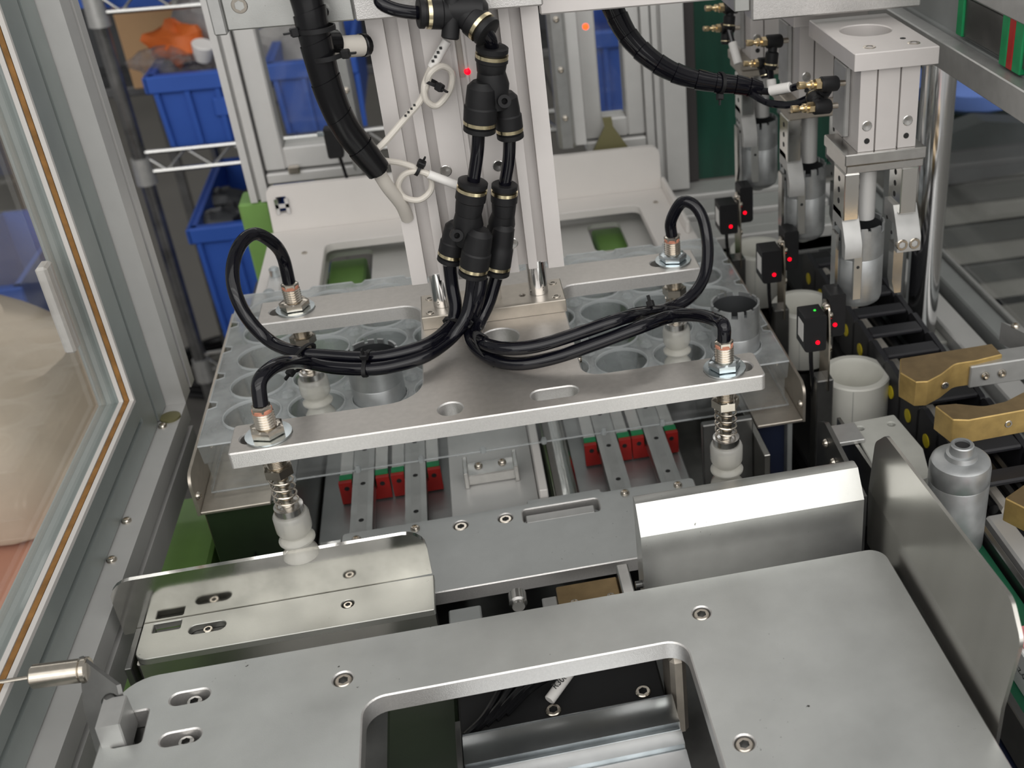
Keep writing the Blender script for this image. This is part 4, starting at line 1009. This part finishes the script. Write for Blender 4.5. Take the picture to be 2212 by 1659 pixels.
# ================================================================== PICK HEADS
def pick_head(i, x, y, label, full):
    t = thing('motor_pick_head', label, 'pick head', (x, y, 30), 'motor pick heads'); ax = x-4; yf = y-24
    X0, X1 = ax, ax+51; w = 51
    pts = [(X0, yf)]
    for a, b in ((.27, .30), (.66, .69)): pts += [(X0+w*a, yf), (X0+w*a, yf+4), (X0+w*b, yf+4), (X0+w*b, yf)]
    pts += [(X1, yf), (X1, yf+58), (X0, yf+58), (X0, yf+40), (X0+3, yf+40), (X0+3, yf+36), (X0, yf+36)]
    part('actuator_body', B().prism(pts, 94, 164), 'alu_white', t)
    part('side_block', B().box(X0-5, X0, yf+22, yf+52, 100, 160, 1), 'alu_dull', t)
    for fx, z, m_ in ((.14, 116, DIMPLE), (.84, 117, DIMPLE), (.15, 103, DISC), (.83, 104, DISC)):
        put('face_hole', m_, t, (X0+w*fx, yf-.1, z), (math.pi/2, 0, 0))
    # top plate with oval cut-out
    tp = part('top_plate', B().prism([fil([(ax-8, yf-6, 1), (ax+64, yf-6, 1), (ax+64, yf+112), (ax-8, yf+112)]), slot(ax+26, yf+62, 44, 38, 12)], 164, 178, 'z', .8), 'alu_white', t)
    for dx in (10, 48): put('plate_screw', SCREW, t, (ax+dx, yf+10, 178.6))
    put('plate_bore', DISC, t, (ax+45, yf+26, 178.1))
    # base of the slide
    part('slide_base', B().box(ax-12, ax+60, yf-4, yf+52, 84, 93.8, .8).box(ax-10, ax+59, yf-2, yf+50, 76, 83.4, .8), 'nickel_block' if i else 'steel', t)
    part('centre_stem', B().cyl((x+14, y, 76), (x+14, y, 24), 9, 18), 'alu_profile', t)
    mx = x+9                                              # axis of the held motor
    for s_, b0, b1, a0, a1 in ((-1, -24, -10.5, -24, -8), (1, 27, 42, 24, 46)):
        j = part('jaw', B().box(mx+b0, mx+b1, y-26, y+2, 34, 76, .8), 'polished', t)
        part('jaw_arm', B().prism([(y+2, 40), (y+2, 25), (y-22, 24), (y-26, 1), (y-33, 1), (y-33, 14), (y-26, 27), (y-18, 40)], mx+a0, mx+a1, 'x', .6), 'alu_dull', j)
        if s_ < 0:
            part('finger', B().box(mx-14, mx-6, y-29, y-25.5, -42, 10, .5), 'alu_satin', j)
            for k in (2, -10): put('finger_bore', DISC, j, (mx-10, y-29.1, k), (math.pi/2, 0, 0)).scale = (.6, .6, .6)
            part('side_pad', B().prism([(y-20, 20), (y-8, 20), (y-8, -50), (y-14, -44), (y-20, -30)], mx-28, mx-25, 'x', .4), 'steel', j)
        else:
            part('finger', B().prism([(mx+24, 6), (mx+33, 6), (mx+33, -42), (mx+27, -42), (mx+24, -30)], y-26, y-14, 'y', .5), 'steel', j)
            for k in (28.5, 40): put('arm_screw', SCREW, j, (mx+k, y-33.6, 8), (math.pi/2, 0, 0))
        for k in (68, 58, 48): put('side_bore', DISC, j, (mx+b0-.1, y-12, k), (0, -math.pi/2, 0))
        for k in (8, 20): put('arm_bore', DISC, j, (mx+a0-.1, y-26+k, 8+k*.8), (0, -math.pi/2, 0)).scale = (.7, .7, .7)
    return t
pick_head(0, HX[0]-9, HY[0], 'nearest pneumatic pick head with oval hole in its top plate', 1)
pick_head(1, HX[1]-9, HY[1], 'middle pneumatic pick head behind the nearest one', 1)
pick_head(2, HX[2]-9, HY[2], 'farthest pneumatic pick head against the dark green panel', 0)

def speed_ctrl(p0, p1, label, down=None, r=6.2):
    """flow control valve: black barrel at p0, brass hex and knurled knob towards p1"""
    p0, p1 = Vector(p0), Vector(p1); d = p1-p0; L = d.length
    t = thing('flow_control_valve', label, 'air valve', tuple(p0), 'brass flow control valves on the pick heads')
    part('port', B().lathe([(2.6, -7), (2.6, 0)], p0, d, 12), 'nickel', t)
    part('barrel', B().lathe([(r*.9, 0), (r, 1), (r, L*.40), (r*.8, L*.44)], p0, d, 18), 'black_plastic', t)
    part('hex', B().lathe([(r*.66, L*.43), (r*.66, L*.58)], p0, d, 24, hexr={0, 1}), 'brass', t)
    part('stem', B().lathe([(r*.28, L*.58), (r*.28, L*.92)], p0, d, 10), 'brass', t)
    part('knob', B().lathe([(r*.5, L*.64), (r*.62, L*.65), (r*.62, L*.70), (r*.4, L*.72), (r*.3, L*.8), (r*.42, L*.82), (r*.5, L*.84), (r*.5, L), (.01, L+.4)], p0, d, 12), 'brass', t)
    if down is not None:
        a = p0+d*.22; q = Vector(down); e = q-a
        part('elbow', B().lathe([(r*.7, 0), (r*.7, e.length*.35), (r, e.length*.4), (r, e.length*.86), (r*.8, e.length)], a, e, 18), 'black_plastic', t)
        part('metal_ring', B().lathe([(r*1.02, e.length*.78), (r*1.02, e.length*.84), (r*.9, e.length*.85)], a, e, 18), 'ring_gold', t)
    return t
YN = HY[0]-12
speed_ctrl(Py(1808, 180, YN), Py(1724, 185, YN-6), 'upper brass knobbed valve on the nearest pick head', Py(1772, 208, YN+28))
speed_ctrl(Py(1792, 229, YN+2), Py(1710, 236, YN-4), 'lower brass knobbed valve on the nearest pick head', Py(1752, 206, YN+26))
YM = HY[1]-14
speed_ctrl(Py(1687, 88, YM), Py(1612, 93, YM-6), 'upper brass knobbed valve on the middle pick head', Py(1664, 150, YM-4))
speed_ctrl(Py(1660, 136, YM+8), Py(1606, 138, YM+4), 'lower brass knobbed valve on the middle pick head', Py(1655, 168, YM+2), 5.4)
YF = HY[2]-16
speed_ctrl(Py(1592, 16, YF), Py(1524, 18, YF-6), 'upper brass knobbed valve on the farthest pick head', Py(1574, 62, YF-4))
speed_ctrl(Py(1584, 60, YF+6), Py(1520, 62, YF), 'lower brass knobbed valve on the farthest pick head', Py(1568, 96, YF), 5.6)
GS = 'tubes of the pick heads'
for a, b_, lab in (((1664, 150, YM-4), (1668, 196, YM-10), 'thin black tube below the middle pick head valve'), ((1574, 62, YF-4), (1592, 128, YF-20), 'thin black tube below the farthest pick head valve')):
    t = thing('pick_head_tube', lab, 'air tube', tuple(Py(*a)), GS)
    A_, Bq = Py(*a), Py(*b_); part('tube', B().tube([A_, (A_+Bq)/2, Bq], 3, 10), 'tube_black', t)
    part('marker_sleeve', B().cyl(A_+(Bq-A_)*.45, A_+(Bq-A_)*1.15, 4.6, 14, .5), 'sleeve_white', t)
w2 = smooth([Py(1312, -20, 905), Py(1328, 25, 905), Py(1360, 82, 905), Py(1410, 130, 905), Py(1470, 162, 908), Py(1540, 178, 912), Py(1600, 184, 916), Py(1642, 194, 920)], 10)
wrapped(w2, 8.4, 7.4, 11, 'wrapped_cable', 'black spiral wrapped tubes swinging right to the pick heads', None, 'tube_black', 'tube_black')
t = thing('pick_head_tube', 'black tube with white sleeve to the nearest pick head', 'air tube', tuple(Py(1640, 196, 918)), GS)
part('tube', B().tube(smooth([Py(1636, 196, 918), Py(1680, 198, 905), Py(1725, 186, 885)]), 3, 10), 'tube_black', t)
part('marker_sleeve', B().cyl(Py(1664, 196, 905), Py(1708, 188, 892), 4.4, 14, .5), 'sleeve_white', t)
t = thing('pick_head_tube', 'lower black tube curving to the nearest pick head', 'air tube', tuple(Py(1640, 200, 915)), GS)
part('tube', B().tube(smooth([Py(1620, 200, 915), Py(1660, 222, 900), Py(1710, 226, 890), Py(1752, 210, 884)]), 3.2, 10), 'tube_black', t)
cable_tie(Py(1556, 180, 913), Py(1600, 184, 916)-Py(1540, 178, 912), 8.8, 'cable tie round the right wrapped tubes', (0, -.4, -1), 3)

# bracket plate and long gantry beam at the upper right
p0, p1 = Py(1624, 48, 935), Py(1990, 10, 935)
t = thing('pick_head_carrier', 'thick white carrier plate above the pick heads at the top edge', 'mounting plate', (p0.x+60, 940, p0.z))
part('plate', B().box(p0.x, p1.x, 935, 960, p0.z+.5, p0.z+90, 1.5), 'alu_edge', t)
part('end_block', B().box(p0.x-14, p0.x, 940, 1000, p0.z+8, p0.z+90, 1), 'alu_satin', t)
t = thing('gantry_side_beam', 'long aluminium linear axis beam running back at the upper right', 'beam', (450, 900, 140))
bx = 432
zt_, zl = 205, 150
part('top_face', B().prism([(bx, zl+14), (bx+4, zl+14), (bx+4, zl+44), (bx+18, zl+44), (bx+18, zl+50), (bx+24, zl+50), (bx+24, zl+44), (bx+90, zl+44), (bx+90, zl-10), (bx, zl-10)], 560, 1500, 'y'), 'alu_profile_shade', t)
part('lower_lip', B().box(bx-16, bx, 560, 1500, zl-12, zl+12, 1), 'alu_dull', t)
part('rail', B().box(bx+34, bx+50, 560, 1500, zl+44, zl+52, 1), 'rail_steel', t)
for y in (900, 1010, 1120): put('beam_bore', DISC, t, (bx+66, y, zl+44.2))
t = thing('axis_carriage', 'grey steel linear axis carriage with green and red end plates at the top right corner', 'axis carriage', (520, 700, 230))
ca = Px(2052, 130, bx-6)
y1 = ca.y
part('block', B().box(bx-6, bx+110, 560, y1-16, zl+52, zl+160, 2), 'alu_dull', t)
part('lower_block', B().box(bx-3, bx+100, 560, y1-10, zl+18, zl+52, 2), 'steel_dark', t)
part('end_plate', B().box(bx-5, bx+100, y1-16, y1-4, zl+18, zl+62, 1), 'green_cap', t)
c1_ = Px(2155, 165, bx-4); 
part('end_plate', B().box(bx-5, bx+100, c1_.y-12, c1_.y, zl+14, zl+56, 1), 'green_cap', t)
part('wiper', B().box(bx-5, bx+100, c1_.y-22, c1_.y-12.2, zl+14, zl+54, 1), 'red_cap', t)
part('end_plate', B().box(bx-5, bx+100, c1_.y-36, c1_.y-22.2, zl+14, zl+54, 1), 'green_cap', t)

# round column, enclosure rail, things outside the right window
cb = Pz(1985, 725, -215)
t = thing('steel_column', 'polished round steel column under the gantry beam on the right', 'column', (cb.x, cb.y, -262))
xc, yc = cb.x, cb.y
part('rod', B().cyl((xc, yc, -262), (xc, yc, 128), 18, 32), 'chrome', t)
part('clamp', B().box(xc-30, xc+36, yc-22, yc+24, 105, 137, 1.5), 'paint_white', t)
part('clamp_split', B().box(xc+4, xc+5.4, yc-22.5, yc-21.9, 105, 137), 'hole_dark', t)
part('back_profile', B().box(xc-34, xc-14, yc+16, yc+50, -262, 120, 2), 'alu_profile_shade', t)
part('foot', B().box(xc-4, xc+24, yc-26, yc+20, -262, -212, 1.5), 'nylon_block', t)
a, b_ = Pz(2014, 539, -190), Pz(2212, 724, -190)
t = thing('enclosure_rail', 'grooved aluminium enclosure rail along the right window', 'aluminium profile', (a.x, 900, -215))
rx_ = (a.x+b_.x)/2
for k, (o_, w_, h_) in enumerate(((0, 26, -190), (-34, 30, -200), (-66, 28, -215))):
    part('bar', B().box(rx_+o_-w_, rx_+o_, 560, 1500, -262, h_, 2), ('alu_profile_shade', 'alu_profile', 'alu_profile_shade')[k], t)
part('glazing_bead', B().box(rx_, rx_+6, 560, 1500, -262, -184, 1), 'alu_dull', t)
t = thing('window_3', 'clear acrylic side window of the machine on the right', 'window pane', (rx_+10, 1000, -190), kind='structure')
part('pane', B().box(rx_+9, rx_+12, 560, 1480, -184, 420), 'acrylic', t)

# neighbouring machine outside the right window
t = thing('neighbour_machine', 'grey neighbouring machine with horizontal slats behind the right window', 'machine', (1150, 2000, -700))
for k in range(8): part('slat', B().box(620, 1900, 1850-(k % 2)*8, 1880, -640+k*44, -598+k*44, 2), 'slat_dark' if k % 2 else 'slat_grey', t)
part('body', B().box(620, 1900, 1884, 2300, -Z0/S+5, -292, 4), 'machine_dark', t)
part('table', B().box(640, 1900, 1500, 1840, -Z0/S+5, -648, 4), 'slat_grey', t)
cc = Py(2085, 310, 1780)
part('dark_guard', B().prism(fil([(cc.x-130, cc.z-70, 10), (cc.x+140, cc.z-60, 30), (cc.x+120, cc.z+30, 20), (cc.x+20, cc.z+45, 30), (cc.x-130, cc.z+4, 20)]), 1760, 1812, 'y', 3), 'machine_dark', t)
q0 = Py(2090, 262, 2010)
solo('blue_cloth', B().lathe([(.01, 0), (60, 6), (110, 30), (120, 60), (60, 90), (.01, 96)], (q0.x, 2010, -291), (0, 0, 1), 18), 'sky_cloth', 'light blue cloth bundle behind the right window', 'cloth')
# ================================================================== LEFT DOOR AND FRAME
ANG = math.radians(-1.4)
PIV = (-293.6, 996)  # post, sill and door coordinates below are scaled outward about the camera
def R_(b): return b.rotz(ANG, PIV)
t = thing('door_post', 'grooved aluminium machine post left of the tray', 'aluminium post', (-320, 1015, -400))
part('profile', R_(B().prism([(-345, 997), (-293.6, 997), (-293.6, 1019.7), (-301.8, 1019.7), (-301.8, 1026.9), (-293.6, 1026.9), (-293.6, 1041.3), (-345, 1041.3)], -140.3, 460)), 'alu_profile', t)
part('slot_insert', R_(B().box(-298.7, -295.6, 1020.2, 1026.4, -136, 10)), 'navy', t)
t = thing('door_sill', 'grooved aluminium sill profile running forward under the left door', 'aluminium profile', (-320, 660, -194))
part('profile', R_(B().prism([(-345, -140.3), (-293.6, -140.3), (-293.6, -158.9), (-301.8, -158.9), (-301.8, -166.1), (-293.6, -166.1), (-293.6, -193.9), (-345, -193.9)], 250, 996.9, 'y')), 'alu_profile', t)
part('corner_plate', R_(B().lathe([(9.2, 0), (9.2, 2), (7.2, 2.6), (.01, 2.6)], (-302.8, 972, -140.3), (0, 0, 1), 18)), 'olive', t)
for y in (958, 814, 764): put('slot_nut', BTN, t, tuple(R_(B().add([(-307, y, -140.3)], [])).v[0]))
# sliding acrylic door on the outside of the post and sill
t = thing('acrylic_door', 'clear acrylic machine door with brown sealed edge on the left', 'door', (-326, 720, -138))
part('stile', R_(B().prism([(-342, 927), (-311, 927), (-311, 960), (-315.2, 960), (-315.2, 966), (-311, 966), (-311, 995), (-342, 995)], -138.3, 460)), 'alu_door_shade', t)
part('bottom_rail', R_(B().prism([(-342, -138.3), (-311, -138.3), (-311, -114.6), (-315.2, -114.6), (-315.2, -109.4), (-311, -109.4), (-311, -92.9), (-342, -92.9)], 250, 926.8, 'y')), 'alu_door_shade', t)
for a_, b_, m_ in ((-323.4, -319.7, 'paint_white'), (-318.9, -315.2, 'seal_brown'), (-314.6, -311, 'paint_white')):
    part('edge_strip' if m_ != 'seal_brown' else 'brown_seal', R_(B().box(a_, b_, 923.4, 926.9, -92.9, 460)), m_, t)
    part('bottom_strip' if m_ != 'seal_brown' else 'brown_seal', R_(B().box(a_, b_, 250, 923.3, -92.8, -89.2)), m_, t)
part('pane', R_(B().box(-329.6, -326.5, 250, 926, -92.7, 460)), 'acrylic', t)
part('handle', R_(B().box(-340, -331, 894, 910.5, -23, 55, 2)), 'paint_white', t)
# hinge arm
q = Pz(190, 1500, -90)
t = thing('roller_stop', 'nickel roller stop with triangular plate at the left front corner', 'roller stop', (q.x, q.y, -135))
A_, Bq = Pz(70, 1462, -82), Pz(178, 1448, -82)
part('roller', B().cyl(A_, Bq, 7.5, 20, 1), 'nickel', t)
part('roller_cap', B().cyl(Bq, Bq+(Bq-A_).normalized()*4, 8.2, 20, .8), 'nickel', t)
P_ = [Bq+Vector((2, 4, 8)), Bq+Vector((24, -14, -4)), Bq+Vector((27, -36, -44)), Bq+Vector((8, -38, -46)), Bq+Vector((1, -14, -18))]
part('plate', B().hull(P_, (-2.2, -1, .4)), 'steel_dark', t)
for k, v in enumerate(((17, -18, -12), (18, -32, -32))):
    part('bolt', B().lathe([(4.6, 0), (4.6, 2), (3, 4.5), (.01, 5)], Bq+Vector(v), (-.6, -.7, .4), 14), 'steel_dark', t)
part('axle', B().tube([A_, A_+Vector((-40, 1, 0))], 1.3, 8), 'nickel', t)

# things outside the left door
t = thing('beige_sack', 'beige cloth sack lying on the salmon board outside the left door', 'sack', (-690, 1470, -470))
b = B().lathe([(.01, 236), (80, 230), (150, 196), (196, 130), (214, 60), (206, 6), (.01, 2)], (-690, 1470, -470), (0, 0, 1), 32)
b.xf(lambda v: Vector((v.x+14*math.sin(v.z*.03+v.y*.02), v.y+16*math.sin(v.x*.025), v.z+(v.z > -460)*9*math.sin(v.x*.02+v.y*.03))))
part('cloth', b, 'beige_cloth', t)
solo('salmon_board', B().hull([(-1000, 960, -472), (-470, 960, -472), (-540, 1640, -472), (-1000, 1640, -472)], (0, 0, -24)), 'salmon', 'salmon pink board lying outside the left door', 'board')
solo('board_trestle', B().box(-980, -460, 1300, 1360, -Z0/S, -496.5, 3), 'post_dark', 'dark trestle under the salmon board', 'trestle')

# ================================================================== WIRE SHELF WITH CRATES
YS = 2350
def sx(px, py): return Py(px, py, YS)
def crate(px0, py0, px1, py1, Y, label, depth=420, drop=0, inner=True):
    a, b_ = Py(px0, py0, Y), Py(px1, py1, Y); x0, x1 = a.x, b_.x; z1, z0 = a.z, b_.z
    t = thing('storage_crate', label, 'storage crate', ((x0+x1)/2, Y, z0), 'blue plastic storage crates')
    w = 10; tp = 5
    def wall(nm, pts, th): return part(nm, B().hull(pts, th), 'crate_blue', t)
    wall('front_wall', [(x0, Y, z1), (x1, Y, z1), (x1-tp, Y+tp, z0), (x0+tp, Y+tp, z0)], (0, w, 0))
    wall('back_wall', [(x0, Y+depth, z1), (x1, Y+depth, z1), (x1-tp, Y+depth-tp, z0), (x0+tp, Y+depth-tp, z0)], (0, -w, 0))
    wall('side_wall', [(x0, Y, z1), (x0, Y+depth, z1), (x0+tp, Y+depth-tp, z0), (x0+tp, Y+tp, z0)], (w, 0, 0))
    wall('side_wall', [(x1, Y, z1), (x1, Y+depth, z1), (x1-tp, Y+depth-tp, z0), (x1-tp, Y+tp, z0)], (-w, 0, 0))
    part('bottom', B().box(x0+tp, x1-tp, Y+tp, Y+depth-tp, z0, z0+8), 'crate_blue', t)
    part('top_rim', B().box(x0-8, x1+8, Y-10, Y, z1-34, z1, 3), 'crate_blue', t)
    part('top_rim', B().box(x0-10, x0, Y-10, Y+depth, z1-34, z1, 3), 'crate_blue', t)
    H_ = z1-z0
    for f_ in (.0, .33, .66, .97):
        xx0 = x0+(x1-x0)*f_+4
        part('rib', B().hull([(xx0, Y, z1-34), (xx0+9, Y, z1-34), (xx0+9+tp*(.5-f_)*1.6, Y+tp, z0+4), (xx0+tp*(.5-f_)*1.6, Y+tp, z0+4)], (0, -9, 0)), 'crate_blue', t)
    part('label_tab', B().box(x0+(x1-x0)*.62, x0+(x1-x0)*.8, Y-8, Y, z1-90, z1-52, 3), 'crate_blue', t)
    return t
crate(318, 165, 556, 302, YS, 'blue storage crate full of bags on the upper wire shelf')
crate(412, 492, 700, 742, YS-60, 'open blue storage crate on the lower wire shelf')
crate(578, 137, 790, 275, YS+10, 'blue storage crate seen through the left rear window')
crate(1236, 72, 1420, 245, YS-100, 'blue storage crate seen through the narrow rear window')
crate(-150, 640, 110, 800, YS-200, 'blue storage crate seen through the left acrylic door')
p = sx(262, 20); solo('storage_crate', B().prism(fil([(p.x-90, p.z), (p.x+70, p.z-10), (p.x+70, p.z+200), (p.x-100, p.z+200)]), YS+40, YS+400, 'y', 4), 'crate_blue', 'blue storage crate cropped at the top of the wire shelf', 'storage crate', 'blue plastic storage crates')
p0, p1 = Py(240, 20, YS+530), Py(330, 190, YS+530); solo('cardboard_box', B().box(p0.x, p0.x+330, YS+530, YS+760, p1.z, p0.z+140, 3), 'cardboard', 'brown cardboard box standing behind the crates on the shelf', 'cardboard box')
# bags in the upper crate
def lump(c, r, sc, seed, amp=.22, n=20, m_=12):
    rnd = random.Random(seed); ph = [rnd.uniform(0, 6.28) for _ in range(6)]; b = B(); v = []; f = []
    for i in range(m_+1):
        th = math.pi*i/m_
        for j in range(n):
            a = 2*math.pi*j/n; k = 1+amp*(math.sin(3*a+ph[0]+2*th)*.5+math.sin(5*a+ph[1]-3*th)*.3+math.sin(7*th+ph[2]+a)*.3)
            v.append((c[0]+r*k*sc[0]*math.sin(th)*math.cos(a), c[1]+r*k*sc[1]*math.sin(th)*math.sin(a), c[2]+r*k*sc[2]*math.cos(th)))
    for i in range(m_):
        for j in range(n): k = (j+1) % n; f.append((i*n+j, i*n+k, (i+1)*n+k, (i+1)*n+j))
    return b.add(v, f)
q = Py(385, 92, YS+130); solo('orange_bag', lump(q, 48, (1.15, .8, .8), 4, .35), 'orange', 'crumpled orange bag on top of the upper crate', 'bag')
q = Py(452, 80, YS+220); solo('grey_bag', lump(q, 80, (.8, .9, 1.2), 8), 'grey_bag', 'grey plastic bag bulging from the upper crate', 'bag')
q = Py(372, 138, YS+110); solo('clear_bag', lump(q, 62, (1.2, .8, .55), 9, .3), 'bag_clear', 'crumpled grey film below the orange bag', 'bag')
q = Py(438, 128, YS+90); solo('white_cup', B().lathe([(16, 0), (22, 34), (20, 36), (.01, 35)], q, (.3, -.3, 1), 16), 'sleeve_white', 'small white plastic cap among the bags', 'cap')
q = Py(640, 110, YS+240); solo('grey_bag', lump(q, 90, (1.1, .9, .7), 12), 'grey_bag', 'grey plastic bag above the crate in the left rear window', 'bag')
for k, (px_, py_) in enumerate(((480, 430), (512, 462), (560, 430), (462, 478))):
    q = Py(px_, py_, YS+(170, 90, 190, 40)[k]); solo('black_part', lump(q, 40, (1.2, .9, .6), 20+k, .3, 12, 8), 'machine_dark', ('dark scrap part at the left of the open crate', 'dark scrap part in the middle of the open crate', 'dark scrap part at the right of the open crate', 'dark scrap part at the front of the open crate')[k], 'scrap part', 'dark parts in the open crate')
# shelf frame
t = thing('wire_shelf_unit', 'chrome wire shelf unit standing behind the machine on the left', 'shelf unit', (-900, 2300, -Z0/S))
a, b_ = sx(196, 20), sx(440, 800)
xp = Py(320, 400, YS-20).x
part('post', B().lathe([(14, -Z0/S), (14, 620)], (xp, YS-20, 0), n=14), 'post_dark', t)
part('post', B().box(xp+88, xp+112, YS+500, YS+524, -Z0/S, 620), 'navy', t)
part('post', B().lathe([(13, -Z0/S), (13, 620)], (xp+40, YS+470, 0), n=12), 'wire_chrome', t)
for (px_, py_) in ((313, 372), (213, 28), (440, 800)):
    z = Py(px_, py_, YS-20).z
    part('collar', B().lathe([(20, z-24), (18, z+30)], (xp, YS-20, 0), n=14), 'alu_dull', t)
    for dz in (0, 40): part('shelf_wire', B().tube([(xp, YS-20, z+dz), (xp+1400, YS-20, z+dz)], 5, 8), 'wire_chrome', t)
    zz = [(xp+i*44, YS-20, z+(0 if i % 2 else 40)) for i in range(32)]
    part('zigzag_wire', B().tube([Vector(v) for v in zz], 3.4, 6), 'wire_chrome', t)
    for k in range(14): part('cross_wire', B().tube([(xp+60+k*60, YS-20, z+40), (xp+60+k*60, YS+470, z+40)], 2.6, 6), 'wire_chrome', t)
q = Py(400, 460, YS+700)
cps = []
for i in range(61): a = 2*math.pi*i/20; cps.append((q.x+150*math.cos(a), q.y+150*math.sin(a), -Z0/S+20+i*.9))
solo('coiled_cable', B().tube([Vector(c_) for c_ in cps], 11, 8), 'black_rubber', 'black coiled cable lying on the hall floor behind the shelf', 'cable coil')
# dark stores behind the shelf
t = thing('store_rack', 'dark store rack standing deep in the hall behind the wire shelf', 'rack', (-300, 3300, -Z0/S))
part('back', B().box(-1500, 1400, 3400, 3440, -420, 800), 'machine_dark', t)
for k in range(4): part('board', B().box(-1500, 1400, 3160, 3400, -420+k*330, -395+k*330, 3), 'post_dark', t)
for k in range(5): part('upright', B().box(-1500+k*720, -1476+k*720, 3160, 3180, -Z0/S, 800, 2), 'post_dark', t)
